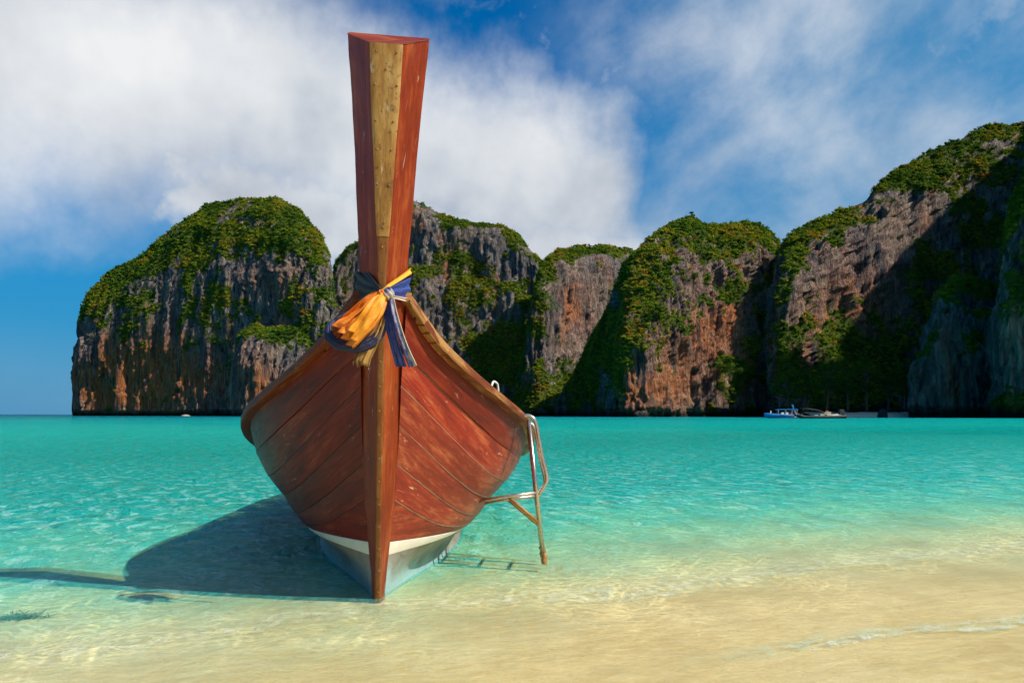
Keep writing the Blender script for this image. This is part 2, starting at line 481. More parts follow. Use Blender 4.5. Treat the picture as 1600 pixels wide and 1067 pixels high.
def mat_plank(name='shaded_red_plank', dark=(.045, .0035, .0015), mid=(.18, .011, .003), lite=(.34, .05, .010), wear=.25, scr=.35, spec=.25):
    """varnished red-brown hull timber: grain along U, scuffs, pale worn patches"""
    m, g = new_mat(name)
    uv = g.uv(); r = g.rnd()
    off = g.vm('ADD', uv, g.comb(g.m('MULTIPLY', r, 37.0), g.m('MULTIPLY', r, 11.0), 0.0))
    gr = g.noise(g.scale(off, (1.6, 26, 1)), 1.5, 6, .65, .5)
    gf = g.noise(g.scale(off, (5, 110, 1)), 1.5, 4, .6)
    pt = g.noise(g.scale(off, (1.0, 3.2, 1)), 1.9, 6, .66); pt2 = g.noise(g.scale(off, (1, 3.5, 1)), 7.0, 6, .70)
    c = g.ramp(g.m('ADD', g.m('MULTIPLY', gr, .5), g.m('MULTIPLY', pt, .5)), [(.33, dark), (.52, mid), (.72, lite)])
    c = g.mix(g.m('MULTIPLY', g.ss(gf, .5, .75), .35), c, (.07, .016, .008))
    c = g.mix(g.m('MULTIPLY', r, .45), c, (.11, .022, .009))
    # bare, bleached wear
    w = g.m('MULTIPLY', g.ss(g.m('ADD', g.m('MULTIPLY', pt, .6), g.m('MULTIPLY', pt2, .45)), .56 - .08 * wear, .74), wear)
    c = g.mix(w, c, (.54, .18, .06))
    chip = g.m('MULTIPLY', g.ss(g.noise(g.scale(off, (2.0, 5.5, 1)), 2.6, 7, .74), .63, .66), min(1, wear * 1.2))
    c = g.mix(chip, c, g.mix(pt2, (.50, .27, .12), (.60, .44, .28)))
    w2 = g.m('MULTIPLY', g.ss(g.noise(g.scale(off, (3, 9, 1)), 4.0, 5, .7), .66, .76), wear)
    c = g.mix(w2, c, (.58, .40, .26))
    # scratches: thin pale lines, long along the grain and a few across
    wob = g.scale(g.vm('SUBTRACT', g.noise(off, 2.0, 2, .5, col=True), (.5, .5, .5)), (.10, .10, 0))
    so = g.vm('ADD', off, wob)
    su, sv, _ = g.sep(so)
    s1 = g.noise(g.comb(g.m('MULTIPLY', g.m('ADD', su, g.m('MULTIPLY', sv, 1.5)), 2.2), g.m('MULTIPLY', g.m('SUBTRACT', sv, g.m('MULTIPLY', su, .22)), 85), 0.0), 1.0, 2, .5)
    s2 = g.noise(g.comb(g.m('MULTIPLY', g.m('ADD', su, sv), 60), g.m('MULTIPLY', g.m('SUBTRACT', sv, su), 4), 3.0), 1.0, 2, .5)
    c = g.mix(g.m('MULTIPLY', g.ss(s1, .70, .76), scr), c, (.55, .36, .28))
    c = g.mix(g.m('MULTIPLY', g.ss(s2, .74, .80), scr * .8), c, (.55, .36, .28))
    dk = g.ss(g.noise(off, 3.1, 4, .6), .62, .74)
    c = g.mix(g.m('MULTIPLY', dk, .45), c, (.05, .02, .012))
    h = g.m('ADD', g.m('MULTIPLY', gr, .7), g.m('MULTIPLY', gf, .3))
    rough = g.m('MULTIPLY_ADD', pt2, .40, .26)
    return finish(m, g, g.bsdf(c, rough, 0, g.bump(h, .35, .006), spec))

M_PLANK_SHADED = mat_plank()  # darker copy: the port side's shade is painted into the red
M_PLANK_SUNLIT = mat_plank('sunlit_worn_red_plank', (.10, .006, .0025), (.33, .020, .006), (.55, .115, .032), .8, .5, .42)  # same planks, more scuffed, with sunlight painted into a lighter red
M_STEM = mat_plank('prow_timber', (.09, .011, .002), (.29, .034, .004), (.54, .15, .014), .4, .8, .25)
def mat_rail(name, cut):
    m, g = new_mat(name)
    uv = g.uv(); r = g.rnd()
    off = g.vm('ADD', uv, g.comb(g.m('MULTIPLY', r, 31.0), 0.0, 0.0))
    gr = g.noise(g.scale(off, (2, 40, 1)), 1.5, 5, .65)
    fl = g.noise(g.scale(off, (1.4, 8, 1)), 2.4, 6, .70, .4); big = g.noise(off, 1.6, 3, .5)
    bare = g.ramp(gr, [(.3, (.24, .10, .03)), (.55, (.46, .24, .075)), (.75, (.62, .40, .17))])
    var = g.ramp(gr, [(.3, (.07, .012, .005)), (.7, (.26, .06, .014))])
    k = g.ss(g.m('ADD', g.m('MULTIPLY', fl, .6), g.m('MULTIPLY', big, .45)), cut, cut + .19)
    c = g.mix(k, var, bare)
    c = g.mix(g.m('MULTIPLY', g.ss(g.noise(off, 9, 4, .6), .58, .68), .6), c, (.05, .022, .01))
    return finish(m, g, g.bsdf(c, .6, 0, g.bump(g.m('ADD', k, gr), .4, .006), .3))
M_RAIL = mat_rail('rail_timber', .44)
M_RAIL_SHADED = mat_rail('shaded_rail_timber', .60)  # same timber to port, its shade put in as less bare wood

def mat_plain(name, color, rough=.6, metal=0.0, var=.25, scale=6.0, spec=.4, bump=.2):
    m, g = new_mat(name)
    o = g.obj()
    n = g.noise(o, scale, 5, .6); n2 = g.noise(o, scale * 5, 4, .6)
    t = g.m('ADD', g.m('MULTIPLY', n, .6), g.m('MULTIPLY', n2, .4))
    lo = tuple(c * (1 - var) for c in color); hi = tuple(min(1, c * (1 + var)) for c in color)
    c = g.ramp(t, [(.3, lo), (.7, hi)])
    return finish(m, g, g.bsdf(c, g.m('MULTIPLY_ADD', n2, .25, max(.02, rough - .12)), metal, g.bump(t, bump, .01), spec))

def mat_band(name='stem_band_metal', dim=1.0):
    m, g = new_mat(name)
    o = g.obj()
    st = g.noise(g.scale(o, (14, 14, 1.1)), 2.0, 5, .62); sp = g.noise(o, 26, 5, .65); pt = g.noise(o, 2.3, 4, .55)
    c = g.ramp(g.m('ADD', g.m('MULTIPLY', st, .55), g.m('MULTIPLY', pt, .45)), [(.34, (.19, .080, .018)), (.5, (.38, .20, .05)), (.68, (.54, .36, .13))])
    c = g.mix(g.m('MULTIPLY', g.ss(g.noise(g.scale(o, (30, 30, 1.6)), 1.2, 5, .65), .52, .66), .6), c, (.16, .07, .02))
    c = g.mix(g.m('MULTIPLY', g.ss(sp, .56, .68), .7), c, (.13, .045, .014))
    c = g.mix(g.m('MULTIPLY', g.ss(g.noise(g.scale(o, (22, 22, 2.2)), 1.5, 5, .6), .62, .70), .6), c, (.66, .58, .44))
    if dim < 1: c = g.mix(1 - dim, c, (.16, .035, .008))
    return finish(m, g, g.bsdf(c, .5, .2, g.bump(g.m('ADD', st, sp), .3, .006), .35))
M_BAND = mat_band()
M_BAND_LOW = mat_band('rusty_stem_strip', .35)

def mat_bottom():
    m, g = new_mat('bottom_paint')
    o = g.obj()
    n = g.noise(o, 2.2, 5, .6); n2 = g.noise(g.scale(o, (1, 1, 3)), 9, 5, .65); n3 = g.noise(o, 4.0, 4, .6)
    c = g.ramp(n, [(.32, (.18, .13, .10)), (.5, (.28, .225, .18)), (.68, (.36, .33, .29))])
    x, y, z = g.sep(o)
    patch = g.m('SUBTRACT', 1.0, g.ss(g.m('ADD', g.m('ADD', g.m('MULTIPLY', g.m('SUBTRACT', n3, .5), .5), z), g.m('MULTIPLY', y, .14)), .14, .32))
    c = g.mix(g.m('MULTIPLY', g.m('MULTIPLY', patch, g.ss(x, -.06, .03, .25, 1.0)), .75), c, (.36, .60, .62))
    c = g.mix(g.m('MULTIPLY', g.ss(n2, .58, .70), .6), c, (.20, .10, .06))
    return finish(m, g, g.bsdf(c, .55, 0, g.bump(n2, .3, .006), .3))
M_BOTTOM = mat_bottom()
M_STRIPE = mat_plain('white_paint', (.74, .68, .55), .5, 0, .12, 7.0)
M_CAULK = mat_plain('dark_caulk', (.05, .032, .02), .85, 0, .3, 9.0)
M_STEEL = mat_plain('stained_steel', (.60, .50, .40), .24, .9, .12, 5.0, .5, .03)
M_RUST = mat_plain('rusty_steel', (.42, .22, .07), .6, .4, .5, 14.0)
M_NAIL = mat_plain('bronze_nail', (.22, .11, .04), .55, .2, .3, 30.0)
M_WHITE = mat_plain('white_gelcoat', (.75, .75, .72), .4, 0, .06, 1.0)
M_DECK = mat_plain('deck_boards', (.24, .12, .06), .6, 0, .35, 5.0)

# ================================================================== SETTING: seabed and sea
def offshore(x, y):
    return -.41 * x + .91 * y
BED_D = [-4000, -60, 1.9, 4.5, 9.0, 13, 22, 60, 4000]
BED_Z = [12, 2.2, 0.0, -.018, -.030, -.18, -1.2, -5.0, -9.0]
def bed_z(x, y):
    d = offshore(x, y)
    z = np.interp(d, BED_D, BED_Z)
    near = np.exp(-np.maximum(y - 4, 0) / 10) * (np.abs(x) < 40)
    rp = fbm(x * .8, y * 2.0, 0 * x, 3) * .006 + np.sin((d + .25 * fbm(x * .5, y * .5, 0 * x + 3, 3)) * 2 * math.pi / .42) * .0020
    return z + rp * near
def sheet_axes():
    t = np.linspace(-math.asinh(9000 / 2.0), math.asinh(9000 / 2.0), 480)
    xs = 2.0 * np.sinh(t)
    ys = np.r_[np.linspace(-60, 1.2, 14)[:-1], np.geomspace(1.2, 24, 270)[:-1], np.geomspace(24, 9000, 110)]
    return xs, ys
def make_sheets():
    xs, ys = sheet_axes()
    X, Y = np.meshgrid(xs, ys, indexing='ij')
    f = grid_faces(len(xs), len(ys))
    Z = bed_z(X, Y)
    o = mesh_obj('seabed', np.stack([X, Y, Z], -1).reshape(-1, 3), f, M_SAND)
    tag(o, 'pale golden wet sand of the beach running out under the shallows', 'sand', kind='structure')
    d = offshore(X, Y)
    near = np.exp(-np.maximum(Y - 3, 0) / 30) * np.clip((60 - np.abs(X)) / 30, 0, 1)
    wob = fbm(X * .12, Y * .12, 0 * X + 8, 3)
    amp = np.clip((d - 2.6) / 2.5, .12, 1)
    w = .005 * np.sin((d + 1.1 * wob) * 2 * math.pi / 1.55) + .009 * fbm(X * .7, Y * 1.3, 0 * X + 1, 4)
    # two low swash waves running up the beach
    for dc, hh, sg in ((4.62, .016, .16), (3.12, .006, .07)):
        dd = d - dc - .35 * wob
        w = w + hh * np.exp(-(dd / sg) ** 2) * np.clip((X + .6) / 2.0, 0, 1) / np.maximum(amp, .3)
    Zw = .008 + w * near * amp
    # a thin film of water ends on the sand
    o = mesh_obj('sea', np.stack([X, Y, Zw], -1).reshape(-1, 3), f, M_WATER)
    tag(o, 'clear turquoise sea, pale and transparent over the sand close by', 'sea', kind='structure')
make_sheets()

# ================================================================== SETTING: limestone cliffs with their forest
def smoothstep(a, b, x):
    t = np.clip((x - a) / (b - a), 0, 1)
    return t * t * (3 - 2 * t)

def bush_mesh(name, seed, n=110, flat=.8):
    r = np.random.default_rng(seed)
    V = []; F = []
    lobes = r.normal(size=(6, 3)) * (.40, .40, .34); lobes[:, 2] = np.abs(lobes[:, 2]) + .15
    for i in range(n):
        c = lobes[r.integers(6)]
        dr = r.normal(size=3); dr /= np.linalg.norm(dr); dr[2] = abs(dr[2]) * 1.0 + .1 * dr[2]
        p = c + dr * (.42 + .12 * r.random())
        nrm = dr + r.normal(size=3) * .45; nrm[2] += .35; nrm /= np.linalg.norm(nrm)
        a = np.cross(nrm, r.normal(size=3)); a /= np.linalg.norm(a); b = np.cross(nrm, a)
        s = .13 + .12 * r.random()
        k = len(V)
        V += [p + a * s, p + b * s * .8, p - a * s, p - b * s * .8]
        F.append((k, k + 1, k + 2, k + 3))
    me = bpy.data.meshes.new(name)
    me.from_pydata([tuple(v) for v in V], [], F); me.update(); me.materials.append(M_LEAF)
    return bpy.data.objects.new(name, me)
BUSHES = [bush_mesh('bush_source', 10 + i) for i in range(4)]

def scatter_group():
    ng = bpy.data.node_groups.new('scatter_bushes', 'GeometryNodeTree')
    ng.interface.new_socket('Geometry', in_out='INPUT', socket_type='NodeSocketGeometry')
    ng.interface.new_socket('Geometry', in_out='OUTPUT', socket_type='NodeSocketGeometry')
    N = ng.nodes; L = ng.links
    gi = N.new('NodeGroupInput'); go = N.new('NodeGroupOutput')
    j = N.new('GeometryNodeJoinGeometry')
    for b in BUSHES:
        oi = N.new('GeometryNodeObjectInfo'); oi.inputs['Object'].default_value = b
        oi.inputs['As Instance'].default_value = True
        L.new(oi.outputs['Geometry'], j.inputs[0])
    def at(name, t='FLOAT'):
        n = N.new('GeometryNodeInputNamedAttribute'); n.data_type = t; n.inputs['Name'].default_value = name
        return n.outputs['Attribute']
    ip = N.new('GeometryNodeInstanceOnPoints'); ip.inputs['Pick Instance'].default_value = True
    cx = N.new('ShaderNodeCombineXYZ'); L.new(at('rotz'), cx.inputs[2])
    L.new(gi.outputs[0], ip.inputs['Points']); L.new(j.outputs[0], ip.inputs['Instance'])
    fi = N.new('FunctionNodeFloatToInt'); L.new(at('pick'), fi.inputs[0]); L.new(fi.outputs[0], ip.inputs['Instance Index'])
    L.new(cx.outputs[0], ip.inputs['Rotation'])
    L.new(at('size'), ip.inputs['Scale'])
    L.new(ip.outputs[0], go.inputs[0])
    return ng
SCATTER = scatter_group()

PROFILE = [(0, 0), (.10, .02), (.50, .16), (.74, .36), (.90, .66), (1, 1)]
def cliff(name, label, cols, nu, nv, veg_patches, rust_patches, prof=PROFILE, back=60, seed=0, veg_label='', flute=1.0,
          veg_bias=0.0, bush=(.45, 1.4), dens=1.0, big=5.0, tint=0.0):
    """cols: (ridge px, ridge py, ridge depth, foot px, foot depth); a hill with a front, a ridge and a back"""
    c = np.array(cols, float)
    R = px_dir(c[:, 0], c[:, 1], c[:, 2]); B = px_dir(c[:, 3], np.full(len(c), 647.), c[:, 4])
    t = np.r_[0, np.cumsum(np.hypot(np.diff(c[:, 0]), np.diff(c[:, 1])) + .3 * np.abs(np.diff(c[:, 3])))]
    u = np.linspace(0, t[-1], nu)
    ip = lambda a: np.stack([np.interp(u, t, a[:, k]) for k in range(3)], 1)
    R = ip(R); B = ip(B); B[:, 2] = -7.0
    R[:, 2] = np.maximum(R[:, 2], -4)
    w = np.linspace(0, 1, nv)
    pr = np.array(prof, float)
    q = pchip(pr[:, 0], pr[:, 1], w)
    P = np.empty((nu, nv, 3))
    P[..., :2] = B[:, None, :2] + (R - B)[:, None, :2] * q[None, :, None]
    P[..., 2] = B[:, None, 2] + (R - B)[:, None, 2] * w[None, :]
    nb = 22
    wb = (np.arange(1, nb + 1) / nb)[None, :, None]
    outd = (R - B)[:, :2]; outd = outd / (np.linalg.norm(outd, axis=1, keepdims=True) + 1e-6)
    Pb = np.empty((nu, nb, 3))
    Pb[..., :2] = R[:, None, :2] + outd[:, None, :] * back * wb
    Pb[..., 2] = R[:, None, 2] + (-8 - R[:, None, 2]) * (wb[..., 0] ** 1.6)
    P = np.concatenate([P, Pb], 1); n2 = nv + nb
    W = np.broadcast_to(np.r_[w, np.full(nb, 1.0)][None, :], (nu, n2))
    def normals(P):
        du = np.gradient(P, axis=0); dv = np.gradient(P, axis=1)
        n = np.cross(du, dv); return n / (np.linalg.norm(n, axis=2, keepdims=True) + 1e-9)
    s = seed * 13.7
    x, y, z = P[..., 0], P[..., 1], P[..., 2]
    N0 = normals(P)
    edge = smoothstep(0, .04, np.linspace(0, 1, nu))[:, None] * smoothstep(0, .04, np.linspace(1, 0, nu))[:, None]
    edge = .25 + .75 * edge
    D = big * fbm(x / 38 + s, y / 38, z / 60, 3)
    top = 1 - .65 * smoothstep(.82, .97, W)
    D = D + 3.2 * flute * (ridged(x / 17 + s, y / 17, z / 70, 3) - .62) * 2.0
    P = P + N0 * (D * edge * top)[..., None]
    x, y, z = P[..., 0], P[..., 1], P[..., 2]
    # ledges: shelves where bushes find a hold
    led = fbm(x / 30 + 4 + s, y / 30, z / 11, 3)
    P = P + N0 * (1.1 * flute * np.clip(led, -.4, .4) * edge * top)[..., None]
    N1 = normals(P)
    # which ground carries plants
    px = 800 + FPX * P[..., 0] / np.maximum(P[..., 1], 1); py = 647 - FPX * (P[..., 2] - CAM_H) / np.maximum(P[..., 1], 1)
    tuft = smoothstep(.18, .42, fbm(x / 4.5 + s, y / 4.5, z / 6 + 2, 3))
    pw = fbm(x / 12 + s, y / 12, z / 14 + 5, 5, .62)
    veg = .72 * (np.clip(N1[..., 2], 0, 1) - .42) + 1.25 * pw + .34 * tuft + .9 * fbm(x / 42 + s, y / 42, z / 26 + 7, 2) + veg_bias + .22 * (led > .12)
    wx = 40 * fbm(x / 20 + 9, y / 20 + s, z / 20, 3)
    for (a, b, ra, rb, amp) in veg_patches:
        veg = veg + amp * np.exp(-(((px + wx - a) / ra) ** 2 + ((py + wx * .8 - b) / rb) ** 2))
    veg = veg + .24 * smoothstep(.84, .98, W)
    rust = .08 + .5 * smoothstep(.15, .5, fbm(x / 16 + s + 3, y / 16, z / 40, 3))
    for (a, b, ra, rb, amp) in rust_patches:
        rust = rust + amp * np.exp(-(((px + wx * .6 - a) / ra) ** 2 + ((py - b) / rb) ** 2))
    vegm = smoothstep(-.05, .70, veg)
    rock = 1 - vegm
    # karst fluting on bare rock
    brk = P[..., 2] + 9 * fbm(x / 9 + s, y / 9, z / 12, 2)
    fl = ridged(P[..., 0] / 5.5 + s, P[..., 1] / 5.5, P[..., 2] / 60, 2) - .6
    f2 = ridged(P[..., 0] / 2.3 + s, P[..., 1] / 2.3, brk / 30, 2) ** 2 - .4
    fn = fbm(P[..., 0] / 1.7 + s, P[..., 1] / 1.7, P[..., 2] / 3.5, 2)
    crk = np.clip(1 - 2.2 * np.abs(perlin(P[..., 0] / 6.5 + s + 40, P[..., 1] / 6.5, brk / 75)), 0, 1) ** 5
    P = P - N1 * (2.6 * flute * crk * (.2 + .8 * rock) * edge * top)[..., None]
    P = P + N1 * ((2.2 * flute * fl + 2.2 * flute * f2 + .4 * fn) * (.25 + .75 * rock) * edge * top)[..., None]
    P[..., 2] += np.where(W > .9, 1.2 * fbm(x / 7 + s, y / 7, 0 * x, 3), 0) * edge
    # wave-cut notch at the waterline
    nz = P[..., 2]
    notch = smoothstep(4.5 + 1.5 * pw, .8, nz) * (np.arange(n2)[None, :] < nv)
    P[..., :2] += (outd[:, None, :] * (4.5 * notch)[..., None])
    o = mesh_obj(name, P.reshape(-1, 3), grid_faces(nu, n2), M_ROCK, attrs={'veg': vegm.ravel(), 'rust': np.clip(rust, 0, 1).ravel()})
    tag(o, label, 'cliff', kind='structure')
    # forest on it: bushes and small trees as one mass
    Nn = normals(P)
    a, b = P[:-1, :-1], P[1:, 1:]
    area = np.linalg.norm(np.cross(P[1:, :-1] - a, P[:-1, 1:] - a), axis=2)
    vc = vegm[:-1, :-1] * (P[:-1, :-1, 2] > 4) * (np.arange(n2 - 1)[None, :] < nv + 5)
    facing = np.ones_like(vc)
    lam = area * smoothstep(.12, .85, vc) * dens / (1.3 ** 2)
    cnt = rng.poisson(np.clip(lam, 0, 6))
    ii, jj = np.nonzero(cnt)
    rep = cnt[ii, jj]
    ii = np.repeat(ii, rep); jj = np.repeat(jj, rep)
    k = len(ii)
    if k == 0: return o
    fu = rng.random((k, 1)); fv = rng.random((k, 1))
    pt = P[ii, jj] + (P[ii + 1, jj] - P[ii, jj]) * fu + (P[ii, jj + 1] - P[ii, jj]) * fv
    size = bush[0] + (bush[1] - bush[0]) * rng.random(k) ** 2.2
    size *= .45 + .65 * vc[ii, jj]
    pt = pt + Nn[ii, jj] * (.15 * size)[:, None]
    pn = fbm(pt[:, 0] / 25 + s, pt[:, 1] / 25, pt[:, 2] / 25, 3)
    tt = .42 + .75 * pn + .16 * rng.normal(size=k) + tint
    tt = np.where(rng.random(k) < .015, .95, tt)
    v = mesh_obj('cliff_forest', pt, np.zeros((0, 4), int), None, smooth=False,
                 attrs={'size': size, 'rotz': rng.random(k) * 6.28, 'tint': np.clip(tt, 0, 1), 'pick': rng.integers(0, 4, k)})
    v.data.materials.append(M_LEAF)
    md = v.modifiers.new('scatter', 'NODES'); md.node_group = SCATTER
    tag(v, veg_label, 'forest', kind='stuff')
    return o

cliff('headland', 'rounded limestone headland with a green dome standing alone at the left',
      [(150, 646, 590.286, 132, 584.286), (140, 600, 592.94, 121, 576.94), (130, 545, 595.06, 114, 570.06), (124, 492, 596.643, 117, 564.643), (142, 452, 595.096, 139, 558.096),
       (180, 416, 592.596, 178, 548.596), (215, 405, 588.512, 210, 538.512), (250, 372, 581.429, 250, 528.429), (280, 348, 574.643, 282, 520.643), (325, 321, 566.964, 325, 511.964),
       (380, 311, 553.69, 375, 498.69), (430, 309, 540.714, 425, 483.714), (470, 332, 528.333, 465, 471.333), (500, 362, 516.547, 495, 463.547), (514, 392, 508.714, 508, 460.714),
       (520, 440, 502.357, 515, 460.357), (523, 520, 498.179, 520, 460.179), (526, 646, 495, 526, 462)],
      330, 230, [(300, 395, 130, 55, .55), (420, 350, 90, 40, .5), (180, 470, 60, 70, .4), (350, 480, 60, 35, .35), (470, 490, 45, 30, .5), (345, 520, 25, 40, .35),
                 (430, 440, 60, 35, -.8), (400, 580, 40, 50, -.5), (220, 580, 60, 50, -.5), (310, 600, 60, 40, -.4), (150, 600, 40, 40, -.2)],
      [(220, 600, 140, 50, .45), (225, 580, 50, 60, 1.2), (400, 590, 40, 55, 1.0), (150, 600, 26, 40, 1.0), (310, 590, 50, 40, .45), (420, 440, 50, 30, .3)],
      seed=1, veg_bias=.10, veg_label='dark green scrub forest over the left headland', back=70, tint=.03,
      prof=[(0, 0), (.10, .0), (.50, .10), (.74, .30), (.90, .62), (1, 1)])
cliff('cliff', 'far grey cliff with rounded top right behind the prow',
      [(500, 646, 690, 505, 640), (513, 480, 690, 518, 640), (524, 408, 690, 528, 640), (540, 387, 690, 545, 635), (558, 377, 688, 560, 630),
       (600, 347, 685, 600, 620), (640, 314, 680, 640, 610), (662, 318, 675, 660, 605), (700, 338, 670, 700, 600), (740, 347, 665, 740, 590),
       (780, 351, 660, 780, 580), (808, 364, 655, 805, 572), (828, 390, 650, 825, 566), (842, 404, 645, 840, 560), (890, 445, 640, 890, 556),
       (960, 530, 635, 960, 556), (1000, 646, 635, 1000, 560)],
      280, 200, [(700, 400, 40, 25, .4), (790, 520, 60, 60, .6), (760, 590, 60, 40, .4), (690, 430, 60, 25, .35), (770, 375, 60, 22, -.5), (700, 490, 50, 50, -.35), (650, 345, 30, 22, -.4)],
      [(706, 410, 16, 22, .7), (880, 600, 60, 40, .35)], seed=2, veg_bias=.22, tint=.10, veg_label='green scrub in the gullies of the far grey cliff behind the prow', back=90,
      prof=[(0, 0), (.12, .12), (.45, .42), (.62, .52), (.72, .70), (.93, .80), (1, 1)])
cliff('cliff', 'far flat-topped grey cliff in the middle of the bay',
      [(800, 646, 580, 800, 525), (828, 500, 582, 822, 518), (845, 412, 584, 842, 515), (870, 392, 590, 866, 518), (900, 384, 598, 896, 524),
       (950, 383, 612, 948, 540), (985, 391, 622, 980, 550), (1002, 402, 626, 1000, 556), (1050, 440, 630, 1050, 560), (1100, 540, 630, 1100, 560), (1130, 646, 630, 1130, 560)],
      210, 190, [(840, 470, 25, 60, .45), (810, 580, 50, 50, .5), (900, 610, 70, 30, .4), (920, 390, 60, 14, .4), (900, 440, 50, 40, -.6), (900, 520, 40, 50, -.4)],
      [(905, 490, 30, 60, .35)], seed=3, veg_bias=.16, tint=.06, veg_label='scrub on the flat-topped grey cliff in the middle of the bay', back=80,
      prof=[(0, 0), (.15, .22), (.35, .45), (.50, .55), (.90, .72), (1, 1)])
cliff('cliff', 'sunlit orange and grey cliff with a dark wooded left flank',
      [(862, 646, 530, 862, 522), (900, 577, 512, 896, 495), (935, 512, 490, 922, 450), (965, 462, 468, 942, 400), (1000, 402, 448, 957, 350),
       (1020, 376, 440, 975, 340), (1050, 352, 434, 1010, 342), (1078, 344, 434, 1050, 349), (1100, 354, 436, 1085, 356), (1125, 351, 440, 1115, 363),
       (1170, 347, 448, 1160, 374), (1200, 357, 456, 1195, 384), (1216, 378, 462, 1215, 390), (1230, 410, 466, 1235, 396), (1255, 470, 470, 1262, 400), (1290, 646, 474, 1295, 405)],
      330, 240, [(930, 560, 60, 90, .8), (1000, 440, 45, 60, .8), (1130, 370, 60, 30, .65), (1020, 490, 25, 30, .4), (1190, 590, 50, 40, .65), (1150, 575, 30, 20, .6),
                 (1150, 450, 14, 60, .35), (1210, 500, 25, 40, .6), (1130, 430, 60, 30, -.45), (1050, 590, 60, 50, -.6), (1110, 530, 50, 40, -.4), (1060, 420, 30, 30, -.5)],
      [(1110, 520, 45, 50, .6), (1030, 610, 60, 35, .65), (1060, 560, 40, 40, .4), (980, 590, 18, 40, .8), (1110, 500, 120, 160, .16), (1160, 470, 40, 50, .2), (1190, 600, 60, 40, .3)],
      seed=4, veg_bias=.20, veg_label='bushes clinging to the sunlit orange cliff and its dark flank', back=90, flute=1.2, tint=.12)
cliff('cliff', 'tall ridge of fluted grey rock climbing to the upper right corner',
      [(1180, 646, 430, 1185, 366), (1196, 520, 420, 1200, 350), (1206, 440, 412, 1212, 338), (1217, 390, 404, 1222, 328), (1229, 372, 402, 1236, 326),
       (1250, 355, 404, 1255, 328), (1300, 334, 412, 1300, 337), (1350, 312, 421, 1345, 346), (1366, 292, 424, 1362, 349), (1400, 267, 430, 1392, 355),
       (1450, 240, 438, 1438, 363), (1510, 214, 446, 1495, 371), (1545, 199, 450, 1530, 374), (1600, 191, 450, 1585, 374), (1680, 150, 430, 1660, 350),
       (1800, 30, 380, 1780, 295), (1950, -120, 335, 1950, 252), (2150, -210, 300, 2150, 218), (2400, 20, 265, 2400, 182), (2700, 350, 245, 2700, 160), (2900, 646, 240, 2900, 150)],
      420, 250, [(1330, 570, 80, 50, .6), (1280, 600, 60, 40, .5), (1450, 450, 70, 110, .65), (1540, 300, 40, 70, .5), (1450, 270, 90, 26, .5), (1250, 420, 26, 60, .6),
                 (1300, 510, 35, 35, .2), (1360, 410, 55, 70, -.6), (1285, 440, 30, 70, -.55), (1400, 340, 70, 40, -.45), (1260, 560, 25, 30, -.4)],
      [(1330, 430, 120, 150, .12), (1300, 530, 60, 60, .5), (1350, 480, 50, 50, .4), (1240, 590, 30, 40, .5)],
      seed=5, veg_bias=.18, veg_label='thick forest on the tall ridge climbing to the upper right', back=120, flute=1.25, tint=.10,
      prof=[(0, 0), (.12, .18), (.28, .36), (.40, .44), (.78, .60), (.90, .78), (1, 1)])
cliff('cliff', 'dark domed buttress in shade at the foot of the right-hand ridge',
      [(1424, 646, 300, 1428, 292), (1430, 570, 303, 1434, 288), (1446, 500, 306, 1448, 284), (1468, 449, 309, 1468, 281), (1500, 428, 311, 1500, 279),
       (1535, 441, 312, 1535, 278), (1570, 452, 311, 1570, 276), (1620, 480, 308, 1620, 272), (1700, 646, 300, 1700, 268)],
      170, 150, [(1500, 440, 60, 26, .9), (1440, 520, 14, 40, .4), (1500, 580, 50, 50, -.4)], [(1490, 600, 30, 40, .35)],
      seed=6, veg_bias=.16, veg_label='scrub capping the dark domed buttress on the right, with extra added to deepen its shade', back=50, tint=-.05,  # extra scrub added to deepen the shade on this rock
      prof=[(0, 0), (.10, -.06), (.50, .04), (.78, .22), (.92, .56), (1, 1)])
cliff('cliff', 'shaded rock wall cut off by the right edge',
      [(1562, 646, 276, 1564, 262), (1564, 520, 277, 1566, 258), (1568, 420, 279, 1570, 254), (1578, 330, 282, 1580, 250), (1602, 268, 284, 1602, 247),
       (1660, 225, 285, 1655, 240), (1800, 180, 280, 1790, 225), (2000, 250, 262, 2000, 205), (2200, 646, 245, 2200, 190)],
      170, 170, [(1580, 400, 30, 60, .5), (1600, 290, 30, 40, .7), (1590, 560, 30, 60, -.5)], [(1590, 520, 30, 60, .2)],
      seed=7, veg_bias=.16, veg_label='scrub on the shaded rock wall at the right edge, thickened to deepen its shade', back=60, tint=-.05,  # scrub thickened so the shaded wall reads darker
      prof=[(0, 0), (.10, -.04), (.50, .08), (.78, .28), (.92, .60), (1, 1)])
cliff('cliff', 'high wooded wall of the bay beyond the right edge',
      [(1900, 646, 262, 1900, 225), (2000, 100, 262, 2000, 210), (2150, -350, 262, 2150, 198), (2400, -520, 260, 2400, 185), (2700, -450, 250, 2700, 165), (3000, -200, 240, 3000, 150), (3300, 646, 230, 3300, 140)],
      120, 90, [], [], seed=11, veg_label='forest on the high wall beyond the right edge', back=90, dens=.25, bush=(2, 5))
